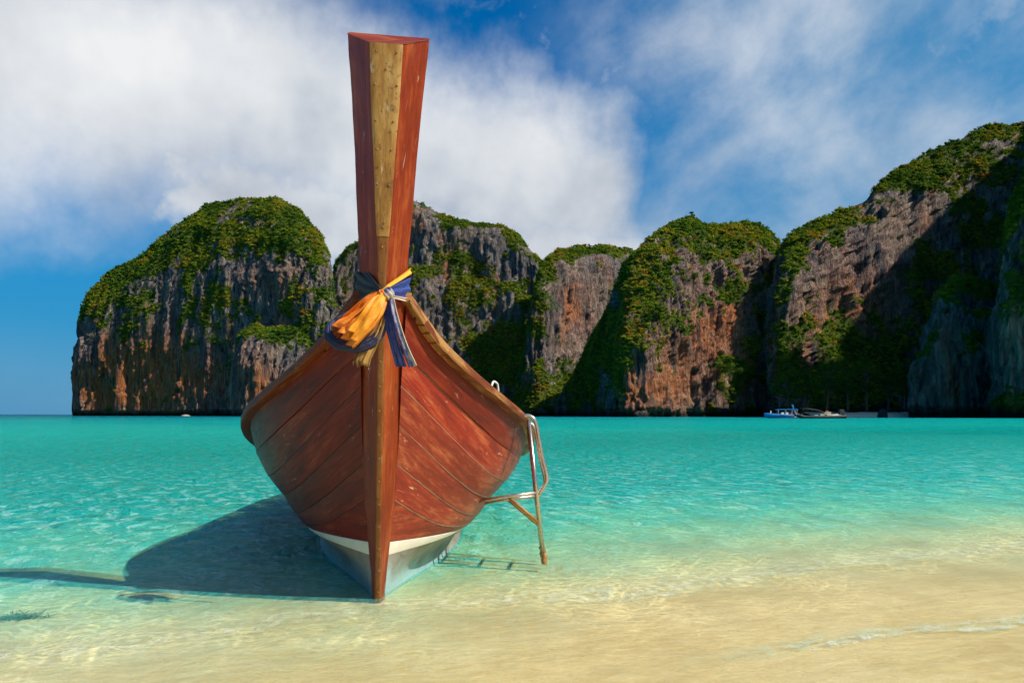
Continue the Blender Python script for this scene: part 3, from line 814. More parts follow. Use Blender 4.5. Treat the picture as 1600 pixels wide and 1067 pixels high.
# pinnacles standing in front of the walls
cliff('rock_pinnacle', 'pale sunlit rock spur at the left foot of the orange cliff',
      [(944, 646, 368, 944, 362), (950, 612, 368, 948, 358), (960, 594, 369, 958, 354), (972, 590, 370, 970, 352), (982, 602, 371, 984, 352), (990, 646, 372, 994, 356)],
      70, 60, [(970, 620, 40, 40, -1.0)], [(985, 610, 14, 30, .5)], seed=8, back=14, flute=.5, big=2.0, veg_label='tuft of scrub on the pale rock spur',
      prof=[(0, 0), (.5, .2), (.9, .6), (1, 1)])
cliff('rock_pinnacle', 'pale orange rock spur at the right foot of the left headland',
      [(352, 646, 474, 356, 462), (362, 570, 476, 364, 454), (376, 520, 478, 378, 448), (400, 508, 480, 402, 444), (430, 512, 480, 432, 442), (462, 505, 480, 464, 442), (490, 530, 480, 492, 444), (505, 646, 480, 508, 450)],
      130, 110, [(440, 520, 50, 14, .5), (400, 580, 50, 50, -.7)], [(405, 610, 30, 50, .9)], seed=9, back=20, flute=.8, big=3.0, veg_label='bushes on the pale orange rock spur by the headland',
      prof=[(0, 0), (.5, .12), (.9, .55), (1, 1)])

# ================================================================== THE LONGTAIL BOAT
BOAT_A = math.atan(210 / FPX)
BOAT_R = 5.22                       # distance of the stem's foot from the camera
BOAT_LOC = Vector((-math.sin(BOAT_A) * BOAT_R, math.cos(BOAT_A) * BOAT_R, 0))
BOAT_ROT = (0, math.radians(1.55), BOAT_A - math.radians(3.0))
boat = empty('longtail_boat', BOAT_LOC, BOAT_ROT)
tag(boat, 'red wooden longtail boat with a tall prow, beached bow first in the shallows', 'boat')
BOAT_M = Matrix.Translation(BOAT_LOC) @ __import__('mathutils').Euler(BOAT_ROT).to_matrix().to_4x4()

SS = [0, .2, .4, .6, .8, 1, 1.3, 1.6, 2, 2.5, 3.5, 5, 9]
# planking lines: start behind the stem, half breadth at stem, growth, its length, heights along SS
LEV = {
    'K': (5.30, .030, .02, 1.0, [-.14] * 13),
    'O': (5.27, .036, .0, 1.0, [0.0, -.01, -.02, -.02, -.03, -.03, -.04, -.05, -.05, -.06, -.07, -.08, -.06]),
    'W': (5.235, .055, .665, .875, [.285, .295, .300, .302, .302, .298, .290, .282, .276, .270, .266, .262, .278]),
    'S': (5.215, .062, .68, .87, [.375, .365, .355, .345, .335, .325, .312, .30, .292, .285, .28, .275, .29]),
    'E': (5.14, .094, .71, 1.0, [.655, .550, .462, .408, .378, .360, .345, .335, .328, .322, .318, .315, .33]),
    'D': (5.08, .104, .79, 1.1, [.884, .765, .652, .560, .492, .452, .425, .41, .402, .395, .39, .385, .40]),
    'C': (5.00, .114, .89, 1.2, [1.13, 1.0, .872, .760, .675, .615, .565, .54, .525, .512, .50, .485, .50]),
    'B': (4.93, .119, 1.03, 1.28, [1.376, 1.236, 1.098, .975, .872, .79, .72, .685, .655, .63, .60, .57, .59]),
    'A': (4.88, .125, 1.14, 1.33, [1.57, 1.442, 1.314, 1.195, 1.10, 1.02, .94, .885, .83, .775, .70, .66, .68]),
    'G': (4.84, .135, 1.20, 1.35, [1.90, 1.675, 1.54, 1.435, 1.355, 1.29, 1.215, 1.15, 1.06, .965, .83, .76, .80]),
}
NS = 84
S_MAX = 8.2
SPAR = S_MAX * np.linspace(0, 1, NS) ** 1.7
def level(k, s=SPAR):
    r0, b0, B, Lb, zt = LEV[k]
    tp = 1 - .28 * smoothstep(4.5, 9.0, s)
    if k == 'O':
        b = b0 + .80 * np.tanh(np.maximum(s, 0) ** 1.3 / 2.6)
    else:
        b = b0 + .945 * B * np.tanh(s / Lb)
    return np.stack([b * tp, r0 - BOAT_R + s, pchip(SS, zt, s)], 1)

def strake(name, k0, k1, mat, side, gap=.0010, proud=0.0, nac=4, thick=.022, lab=None):
    """one plank between two planking lines, edges eased, a groove left along each seam"""
    a, b = level(k0), level(k1)
    w = np.linalg.norm(b - a, axis=1)
    du = np.gradient(a, axis=0); n = np.cross(b - a, du); n /= np.linalg.norm(n, axis=1, keepdims=True) + 1e-9
    n *= np.sign(n[:, :1] + 1e-9)
    rows = []; uvs = []
    g = np.minimum(gap / np.maximum(w, 1e-3), .4)
    L = np.r_[0, np.cumsum(np.linalg.norm(np.diff(a, axis=0), axis=1))]
    prof = [(0, -thick), (0, -.002)] + [(t, 0.0) for t in (0, .02, .06, .3, .7, .94, .98, 1)] + [(1, -.002), (1, -thick)]
    for i, (t, dpt) in enumerate(prof):
        if 2 <= i < len(prof) - 2 and (t == 0 or t == 1):
            e = g * 2.0
        else:
            e = g
        tt = e + (1 - 2 * e) * t
        bulge = .003 * 4 * t * (1 - t)
        p = a + (b - a) * tt[:, None] + n * (dpt + proud + bulge)
        rows.append(p); uvs.append(np.stack([L, tt * w], 1))
    P = np.stack(rows, 1); U = np.stack(uvs, 1)
    # hand-fitted: slight waviness
    wv = .004 * np.sin(L * 1.7 + len(k0 + k1) + ord(k1) * 1.3) * np.clip(L, 0, 1)
    P += n[:, None, :] * wv[:, None, None]
    if side < 0: P[..., 0] *= -1
    f = grid_faces(*P.shape[:2])
    if side > 0: f = f[:, ::-1].copy()
    o = mesh_obj(name, P.reshape(-1, 3), f, mat, boat, uv=U.reshape(-1, 2))
    if lab: o['label'] = lab
    return o

ORDER = ['S', 'E', 'D', 'C', 'B', 'A', 'G']
for side in (1, -1):
    for k0, k1 in zip(ORDER[:-1], ORDER[1:]):
        strake('plank', k0, k1, M_PLANK_SUNLIT if side > 0 and k1 != 'G' else M_PLANK_SHADED, side, proud=.006 if k1 == 'G' else 0)  # sunlit copy to starboard, shaded copy to port and under the rail
    strake('waterline_stripe', 'W', 'S', M_STRIPE, side, gap=.001, proud=.001, lab='thin cream-white painted stripe')
# caulking rubbed into the seams
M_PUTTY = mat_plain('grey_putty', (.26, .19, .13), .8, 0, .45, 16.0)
M_PUTTY_SHADED = mat_plain('shaded_putty', (.035, .026, .016), .85, 0, .4, 16.0)  # same putty with the port side's shade in its colour
def seam(k, side):
    a = level(k); lo = level(ORDER[ORDER.index(k) - 1]); hi = level(ORDER[ORDER.index(k) + 1])
    du = np.gradient(a, axis=0); v = hi - lo; v /= np.linalg.norm(v, axis=1, keepdims=True)
    n = np.cross(v, du); n /= np.linalg.norm(n, axis=1, keepdims=True); n *= np.sign(n[:, :1] + 1e-9)
    L = np.r_[0, np.cumsum(np.linalg.norm(du, axis=1))[:-1]]
    wv = .004 * np.sin(L * 1.7 + len(k) + ord(k) * 1.3) * np.clip(L, 0, 1)
    hw = .0026 + .0022 * np.clip(fbm(L * 5 + ord(k), 0 * L + side, 0 * L, 3), -.6, 1)
    P = np.stack([a + n * (wv - .004)[:, None] - v * hw[:, None] * 1.6, a + n * (wv + .0016)[:, None] - v * hw[:, None],
                  a + n * (wv + .0016)[:, None] + v * hw[:, None], a + n * (wv - .004)[:, None] + v * hw[:, None] * 1.6], 1)
    if side < 0: P[..., 0] *= -1
    f = grid_faces(*P.shape[:2])
    if side > 0: f = f[:, ::-1].copy()
    mesh_obj('caulking', P.reshape(-1, 3), f, M_PUTTY if side > 0 else M_PUTTY_SHADED, boat)
for side in (1, -1):
    for k in ORDER[1:-1]: seam(k, side)
# bottom below the stripe, both sides in one shell, wineglass shaped
def make_bottom():
    K, O, W = level('K'), level('O'), level('W')
    rows = []
    for t in np.linspace(0, 1, 10):
        rows.append(W + (O - W) * t + np.array([-.085, 0, 0]) * (math.sin(math.pi * t)) * np.minimum(SPAR / .6, 1)[:, None])
    rows.append(K)
    half = np.stack(rows, 1)
    mir = half[:, ::-1].copy(); mir[..., 0] *= -1
    P = np.concatenate([half, mir], 1)
    f = grid_faces(*P.shape[:2])
    o = mesh_obj('bottom', P.reshape(-1, 3), f, M_BOTTOM, boat)
    o['label'] = 'worn grey-brown bottom paint with a pale blue patch'
make_bottom()
# inner shell behind the planking
def make_inner():
    rows = [level(k) - np.array([.02, -.02, 0]) for k in ['S', 'E', 'D', 'C', 'B', 'A', 'G']]
    for r in rows: r[:, 0] = np.maximum(r[:, 0], .01)
    half = np.stack(rows[::-1], 1)
    mir = half[:, ::-1].copy(); mir[..., 0] *= -1
    P = np.concatenate([half, mir], 1)
    mesh_obj('inner_hull', P.reshape(-1, 3), grid_faces(*P.shape[:2]), M_CAULK, boat)
    e = P[-1]; n = len(e)
    v = np.concatenate([e, e + [0, .04, 0]])
    mesh_obj('transom', v, [tuple(range(n)), tuple(range(n, 2 * n))[::-1]] + [(i, i + n, i + n + 1, i + 1) for i in range(n - 1)], M_PLANK_SHADED, boat, smooth=False, uv=v[:, [0, 2]])
make_inner()

# stem and prow: one tapering timber, narrow in front and broad behind
ST_Z = [-.14, 0, .33, .65, 1.13, 1.6, 1.87, 2.11, 2.36, 2.64, 2.98, 3.247]
ST_R = [5.245, 5.20, 5.105, 5.01, 4.875, 4.765, 4.705, 4.655, 4.61, 4.56, 4.50, 4.45]
ST_F = [.016, .017, .017, .017, .018, .019, .021, .029, .046, .061, .083, .0935]
ST_B = [.036, .042, .066, .098, .118, .130, .137, .145, .164, .182, .210, .237]
ST_D = [.10, .11, .135, .15, .155, .16, .165, .175, .19, .21, .24, .26]
def stem_at(z):
    return [pchip(ST_Z, a, z) for a in (ST_R, ST_F, ST_B, ST_D)]
def stem_lift(z):
    return .165 * np.clip((z - 1.9) / 1.347, 0, 1) ** 1.2
def make_stem():
    z = np.linspace(-.14, 3.247, 90)
    r, wf, wb, dp = stem_at(z)
    y0 = r - BOAT_R
    lift = stem_lift(z)
    jag = lambda k: .0022 * np.array([perlin(np.array(zz * 9.0), np.array(k * 3.1), np.array(.5)) for zz in z])
    ring = []
    ns = 5
    def seg(a, b, inc):
        for t in np.linspace(0, 1, ns, endpoint=inc):
            ring.append(a + (b - a) * t)
    FR = np.stack([wf, y0, z], 1); BR = np.stack([wb + jag(1), y0 + dp * .92, z + lift * .9], 1); BK = np.stack([wb * .94, y0 + dp, z + lift], 1)
    m = np.array([-1, 1, 1])
    FL, BL, BKL = FR * m, BR * m, BK * m
    BL = BL + np.stack([jag(2), 0 * z, 0 * z], 1)
    seg(FL, FR, False); seg(FR, BR, False); ring.append(BR); seg(BK, BKL, True); seg(BL, FL, False)
    P = np.stack(ring, 1)
    nu, nv = P.shape[:2]
    f = [tuple(int(q) for q in ff) for ff in grid_faces(nu, nv, True)]
    f.append(tuple((nu - 1) * nv + i for i in range(nv))); f.append(tuple(reversed(range(nv))))
    per = np.linspace(0, .7, nv)
    U = np.stack([np.broadcast_to(z[:, None], (nu, nv)), np.broadcast_to(per[None, :], (nu, nv))], -1)
    o = mesh_obj('prow_post', P.reshape(-1, 3), f, M_STEM, boat, smooth=False, uv=U.reshape(-1, 2))
    o['label'] = 'tall flaring prow post, dark on its left face and glossy red on its right'
    bv = bevel(o, .006, 2); bv.modifiers[-1].angle_limit = math.radians(25)
make_stem()
def make_band(z0, z1, lift, n, wide=.97):
    z = np.linspace(z0, z1, n)
    r, wf, wb, dp = stem_at(z)
    y = r - BOAT_R
    w = wf * wide + .001
    rows = [np.stack([-w, y + .004, z], 1), np.stack([-w, y - lift, z], 1), np.stack([-w * .5, y - lift - .001, z], 1), np.stack([w * .5, y - lift - .001, z], 1),
            np.stack([w, y - lift, z], 1), np.stack([w, y + .004, z], 1)]
    P = np.stack(rows, 1)
    o = mesh_obj('metal_band', P.reshape(-1, 3), grid_faces(n, 6)[:, ::-1].copy(), M_BAND, boat, smooth=False)
    # ends
    bevel(o, .002, 1)
    return o
band_top = make_band(2.22, 3.243, .006, 40)
band_low = make_band(-.05, 2.24, .0035, 60)
band_low.data.materials[0] = M_BAND_LOW
band_top['label'] = 'broad tan metal plate nailed to the front of the prow'
band_low['label'] = 'narrow rusty metal strip down the front of the stem'
def nail_mesh():
    v = [(0, -.006, 0)]; f = []
    for rr, yy in ((.005, -.0035), (.008, 0.0)):
        for k in range(8):
            a = k * math.pi / 4
            v.append((rr * math.cos(a), yy, rr * math.sin(a)))
    for k in range(8):
        k2 = (k + 1) % 8
        f.append((0, 1 + k2, 1 + k)); f.append((1 + k, 1 + k2, 9 + k2, 9 + k))
    me = bpy.data.meshes.new('nail'); me.from_pydata(v, [], f); me.update()
    me.polygons.foreach_set('use_smooth', np.ones(len(me.polygons), dtype=bool)); me.materials.append(M_NAIL)
    return me
NAIL = nail_mesh()
def nail(x, z, parent, lift):
    o = bpy.data.objects.new('nail', NAIL); COL.objects.link(o); o.parent = parent
    r = stem_at(np.array([z]))[0][0]
    o.location = (x, r - BOAT_R - lift, z)
for z, xs in ((3.20, (-.055, .058)), (3.11, (0,)), (3.03, (-.06, .062)), (2.84, (-.052, .045)), (2.69, (-.043, .037)), (2.50, (-.036, .030)), (2.27, (0,))):
    for x in xs: nail(x, z, band_top, .0065)
for z in list(np.arange(.06, 1.66, .145)) + [2.16]:
    nail(.004 * math.sin(z * 40), float(z), band_low, .004)

# gunwale rails
def make_rail(side):
    s = np.r_[np.linspace(-.03, .3, 12), S_MAX * np.linspace(.04, 1, 70) ** 1.5]
    g0 = level('G', np.maximum(s, 0)); g0[:, 1] += np.minimum(s, 0)
    g0[0, 2] += .01
    T = np.gradient(g0, axis=0); T /= np.linalg.norm(T, axis=1, keepdims=True)
    o_ = np.stack([T[:, 1], -T[:, 0], 0 * s], 1); o_ /= np.linalg.norm(o_, axis=1, keepdims=True)
    up = np.cross(o_, T); up *= np.sign(up[:, 2:3])
    # rounded section: (out, up)
    sec = [(-.035, .028), (-.02, .031), (.03, .031), (.058, .029), (.066, .022), (.072, .0), (.072, -.028), (.066, -.034), (.03, -.036), (-.005, -.036), (-.035, -.04)]
    ini = 1 - .45 * np.exp(-np.maximum(s, 0) / .10)
    P = np.stack([g0 + o_ * (a * ini)[:, None] + up * (b * (.6 + .4 * ini))[:, None] for a, b in sec], 1)
    L = np.r_[0, np.cumsum(np.linalg.norm(np.diff(g0, axis=0), axis=1))]
    nz = np.array([[perlin(np.array(l * 6.0), np.array(k * .7), np.array(side * 2.0)) for k in range(len(sec))] for l in L])
    P += o_[:, None, :] * (.004 * nz)[..., None]
    U = np.stack([np.broadcast_to(L[:, None], P.shape[:2]), np.broadcast_to(np.linspace(0, .3, len(sec))[None], P.shape[:2])], -1)
    if side < 0: P[..., 0] *= -1
    f = [tuple(int(q) for q in ff) for ff in grid_faces(P.shape[0], P.shape[1], True)]
    n = P.shape[1]
    f.append(tuple(range(n))); f.append(tuple(reversed([(P.shape[0] - 1) * n + i for i in range(n)])))
    o = mesh_obj('gunwale_rail', P.reshape(-1, 3), f, M_RAIL if side > 0 else M_RAIL_SHADED, boat, uv=U.reshape(-1, 2))
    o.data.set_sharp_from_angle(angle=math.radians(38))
    o['label'] = 'pale sunlit-toned gunwale rail with flaking varnish' if side > 0 else 'brown gunwale rail with shade painted into its colour'
for side in (1, -1): make_rail(side)
# deck boards and thwarts inside
def make_inside():
    ss = np.linspace(.15, 1.75, 9)
    for a, b in zip(ss[:-1], ss[1:]):
        ga, gb = level('G', np.array([a + .006]))[0], level('G', np.array([b - .006]))[0]
        za, zb = ga[2] - .07, gb[2] - .07
        xa, xb = ga[0] - .03, gb[0] - .03
        v = [(-xa, ga[1], za), (xa, ga[1], za), (xb, gb[1], zb), (-xb, gb[1], zb)]
        v += [(x, y, z - .025) for x, y, z in v]
        f = [(0, 1, 2, 3), (7, 6, 5, 4), (0, 4, 5, 1), (1, 5, 6, 2), (2, 6, 7, 3), (3, 7, 4, 0)]
        mesh_obj('deck_board', v, f, M_DECK, boat, smooth=False)
    for s in (2.9, 4.1, 5.3, 6.5):
        g = level('A', np.array([s]))[0]
        v, f = box_data(-g[0] + .01, g[0] - .01, g[1] - .13, g[1] + .13, g[2] - .05, g[2] - .015)
        mesh_obj('thwart', v, f, M_DECK, boat, smooth=False)
    v, f = box_data(-.42, .42, 1.9, 7.2, .06, .09)
    mesh_obj('floor_board', v, f, M_DECK, boat, smooth=False)
make_inside()
# white grab ring on the right rail
g = level('G', np.array([.84]))[0]
tube('grab_ring', [(g[0] - .03, g[1] - .03, g[2] + .0), (g[0] - .02, g[1] - .02, g[2] + .085), (g[0] - .0, g[1] + .03, g[2] + .115), (g[0] + .03, g[1] + .09, g[2] + .10), (g[0] + .045, g[1] + .11, g[2] + .0)],
     .008, M_WHITE, boat)

# ================================================================== BOARDING LADDER
def make_ladder():
    YF = 6.15
    foot = px_dir(850, 878, YF)
    root = empty('boarding_ladder', foot)
    tag(root, 'bent steel tube boarding ladder hanging off the right side of the longtail boat', 'ladder')
    def W(pts, dy=0.0, dz=0.0):
        return [px_dir(a, b, YF) + [0, dy, dz] - foot for a, b in pts]
    for dy, dz in ((0, 0), (.30, -.055)):
        tube('upright', W([(826, 654), (850, 876)], dy, dz * .4), .0155, M_STEEL, root, sides=12)
        tube('handrail', W([(800, 654), (812, 650), (824, 649), (833, 653), (838, 663), (842, 685), (848, 716), (854, 742), (854.5, 749), (850, 759), (842, 771)], dy, dz),
             .0145, M_STEEL, root, n=60, sides=12)
        tube('side_arm', W([(748, 782), (842, 769)], dy, dz), .0145, M_STEEL, root, sides=12)
        tube('brace', W([(794, 776), (844, 818)], dy, dz), .0125, M_RUST, root, sides=12)
        f = tube('foot', [(0, dy, .07), (.004, dy, .045), (.002, dy, .02), (0, dy, -.015)], [.018, .024, .026, .020], M_RUST, root, sides=10)
    for a, b in ((834, 728), (841, 790), (846, 838)):
        p = px_dir(a, b, YF) - foot
        tube('rung', [p, p + np.array([0, .30, -.02])], .012, M_STEEL, root, sides=10)
    tube('bolt', [px_dir(842, 856, YF) - foot, px_dir(850, 855, YF) - foot], .010, M_RUST, root)
    tube('bolt', [px_dir(843, 864, YF) - foot, px_dir(849, 866, YF) - foot], .008, M_RUST, root)
make_ladder()

# ================================================================== SASHES TIED ROUND THE PROW
def mat_cloth(name, stops, rough=.55, stripes=0.0, sheen=.04, along=True):
    m, g = new_mat(name)
    uv = g.uv()
    u, v, _ = g.sep(uv)
    n = g.noise(g.scale(uv, (3, 14, 1)), 2.0, 5, .6); fine = g.noise(uv, 60, 3, .6)
    t = g.m('ADD', g.m('MULTIPLY', n, .75), g.m('MULTIPLY', fine, .25))
    if stripes:
        t = g.m('ADD', g.m('MULTIPLY', t, .45), g.m('MULTIPLY', g.m('FRACT', g.m('MULTIPLY', v, stripes)), .55))
    c = g.ramp(t, stops)
    wv = g.m('ADD', g.m('SINE', g.m('MULTIPLY', u, 900)), g.m('SINE', g.m('MULTIPLY', v, 300)))
    b = g.node('ShaderNodeBsdfPrincipled')
    g.put(b.inputs['Base Color'], c); b.inputs['Roughness'].default_value = rough
    b.inputs['Sheen Weight'].default_value = sheen
    g.put(b.inputs['Normal'], g.bump(g.m('ADD', n, g.m('MULTIPLY', wv, .03)), .25, .004))
    return finish(m, g, b.outputs[0])
M_ORANGE = mat_cloth('orange_cloth', [(.3, (.50, .075, .005)), (.5, (.80, .20, .008)), (.7, (.92, .36, .02))])
M_NAVY = mat_cloth('navy_cloth', [(.3, (.005, .004, .016)), (.55, (.010, .012, .055)), (.75, (.04, .022, .035))])
M_BLUE = mat_cloth('blue_cloth', [(.3, (.006, .010, .07)), (.5, (.016, .036, .22)), (.72, (.07, .12, .38))], .4)
M_GOLDBLUE = mat_cloth('blue_gold_cloth', [(.28, (.02, .03, .18)), (.42, (.48, .44, .40)), (.55, (.60, .40, .10)), (.72, (.06, .08, .30))], .4, 2.0)
M_ORANGE2 = mat_cloth('light_orange_cloth', [(.3, (.70, .17, .006)), (.55, (.92, .36, .012)), (.75, (.95, .52, .03))])
M_YELLOW = mat_cloth('yellow_cloth', [(.3, (.70, .24, .008)), (.7, (.95, .55, .02))])
M_DARK = mat_cloth('charcoal_cloth', [(.3, (.012, .009, .008)), (.6, (.045, .034, .028)), (.8, (.12, .085, .06))])
M_PINK = mat_cloth('pale_cloth', [(.3, (.55, .36, .28)), (.7, (.80, .68, .60))])
M_TAN = mat_cloth('tan_cloth', [(.3, (.20, .09, .02)), (.55, (.42, .22, .05)), (.75, (.58, .36, .10))], .6, 3.0)

def cloth(name, A, Bp, mat, root, n=40, m=22, pleats=3, amp=.02, curl=0.0, seed=0, thick=.0016, fray=0.0):
    """a strip of cloth between two edges given as (px, py, depth); pleats stand towards the viewer"""
    ea = smooth_path(np.array([px_dir(*p) for p in A]), n); eb = smooth_path(np.array([px_dir(*p) for p in Bp]), n)
    c = np.linspace(0, 1, m)
    l = np.linspace(0, 1, n)
    P = ea[:, None, :] + (eb - ea)[:, None, :] * c[None, :, None]
    ph = seed * 1.7
    C, Lg = np.meshgrid(c, l)
    Cw = C + .10 * fbm(C * 2.2 + seed, Lg * 2.0, 0 * C + 1, 2)
    fold = .62 * np.abs(np.sin(math.pi * pleats * Cw + ph + .9 * np.sin(2.3 * Lg + seed))) ** .7 + .38 * np.abs(np.sin(math.pi * pleats * 1.73 * Cw + 2.1 * ph - 1.2 * Lg)) ** .8 - .5
    fold = fold + .55 * fbm(C * 3 + seed, Lg * 1.8, 0 * C + seed, 2)
    env = np.interp(l, [0, .12, .5, 1], [.25, .7, 1.0, 1.05])[:, None]
    P[..., 1] -= amp * fold * env
    P[..., 0] += amp * .35 * np.sin(2 * math.pi * pleats * C + 1 + ph) * env
    if curl: P[..., 1] -= curl * np.sin(math.pi * C) * env
    if fray:
        P[-3:, :, 2] -= fray * rng.random((1, m)) * np.array([.3, .6, 1.0])[:, None]
    P = P - np.array(root.location)
    w = np.linalg.norm(eb - ea, axis=1).mean(); L = np.linalg.norm(np.diff(ea, axis=0), axis=1).sum()
    U = np.stack([Lg * L * 4, C * max(w, .05) * 4], -1)
    o = mesh_obj(name, P.reshape(-1, 3), grid_faces(n, m), mat, root, uv=U.reshape(-1, 2))
    so = o.modifiers.new('thickness', 'SOLIDIFY'); so.thickness = thick; so.offset = 0
    return o

def wrap(name, mat, root, side, zf, hf, zs, hs, zb, hb, off=.012, pleats=3, seed=0):
    """band of cloth from the knot round one side of the prow to its back"""
    r, wf, wb, dp = [float(a[0]) for a in stem_at(np.array([1.95]))]
    y = r - BOAT_R
    path = np.array([(0, y - off - .012), (wf + .010, y - off), (wb + off, y + dp * .9), (wb + off * .4, y + dp + off), (0, y + dp + off + .004)])
    zc = [zf, zf + (zs - zf) * .2, zs, zs + (zb - zs) * .1, zb]; hh = [hf, hf + (hs - hf) * .25, hs, hs, hb]
    t = np.r_[0, np.cumsum(np.linalg.norm(np.diff(path, axis=0), axis=1))]
    n, m = 60, 16
    x = np.linspace(0, t[-1], n)
    p2 = np.stack([np.interp(x, t, path[:, k]) for k in (0, 1)], 1)
    z = np.interp(x, t, zc); h = np.interp(x, t, hh)
    tg = np.gradient(p2, axis=0); nn = np.stack([tg[:, 1], -tg[:, 0]], 1); nn /= np.linalg.norm(nn, axis=1, keepdims=True)
    c = np.linspace(-1, 1, m)
    P = np.empty((n, m, 3))
    fold = .0055 * np.sin(c[None, :] * math.pi * pleats + 2 * np.sin(x * 9)[:, None] + seed) + .003 * np.cos(c)[None, :]
    P[..., :2] = p2[:, None, :] + nn[:, None, :] * (fold + .004)[..., None]
    P[..., 2] = z[:, None] + h[:, None] * c[None, :]
    P[..., 0] *= side
    v = np.array([BOAT_M @ Vector(q) for q in P.reshape(-1, 3)]) - np.array(root.location)
    U = np.stack(np.meshgrid(x * 4, (c + 1) * .2, indexing='ij'), -1)
    f = grid_faces(n, m)
    if side < 0: f = f[:, ::-1].copy()
    o = mesh_obj(name, v, f, mat, root, uv=U.reshape(-1, 2))
    so = o.modifiers.new('thickness', 'SOLIDIFY'); so.thickness = .003; so.offset = 0
    return o

def lump(name, centre, rad, mat, root, seed=0, nu=26, nv=18):
    th = np.linspace(0, 2 * math.pi, nu, endpoint=False); ph = np.linspace(0, math.pi, nv)
    T, Pp = np.meshgrid(th, ph, indexing='ij')
    d = np.stack([np.cos(T) * np.sin(Pp), np.sin(T) * np.sin(Pp), np.cos(Pp)], -1)
    k = 1 + .16 * np.sin(5 * T + 3 * np.cos(Pp) * 2 + seed) + .12 * fbm(d[..., 0] * 2 + seed, d[..., 1] * 2, d[..., 2] * 2, 3)
    P = d * np.array(rad) * k[..., None] + np.array(centre) - np.array(root.location)
    P = P.transpose(1, 0, 2)
    return mesh_obj(name, P.reshape(-1, 3), grid_faces(nv, nu, True), mat, root, uv=np.stack([T.T, Pp.T], -1).reshape(-1, 2) * .1)

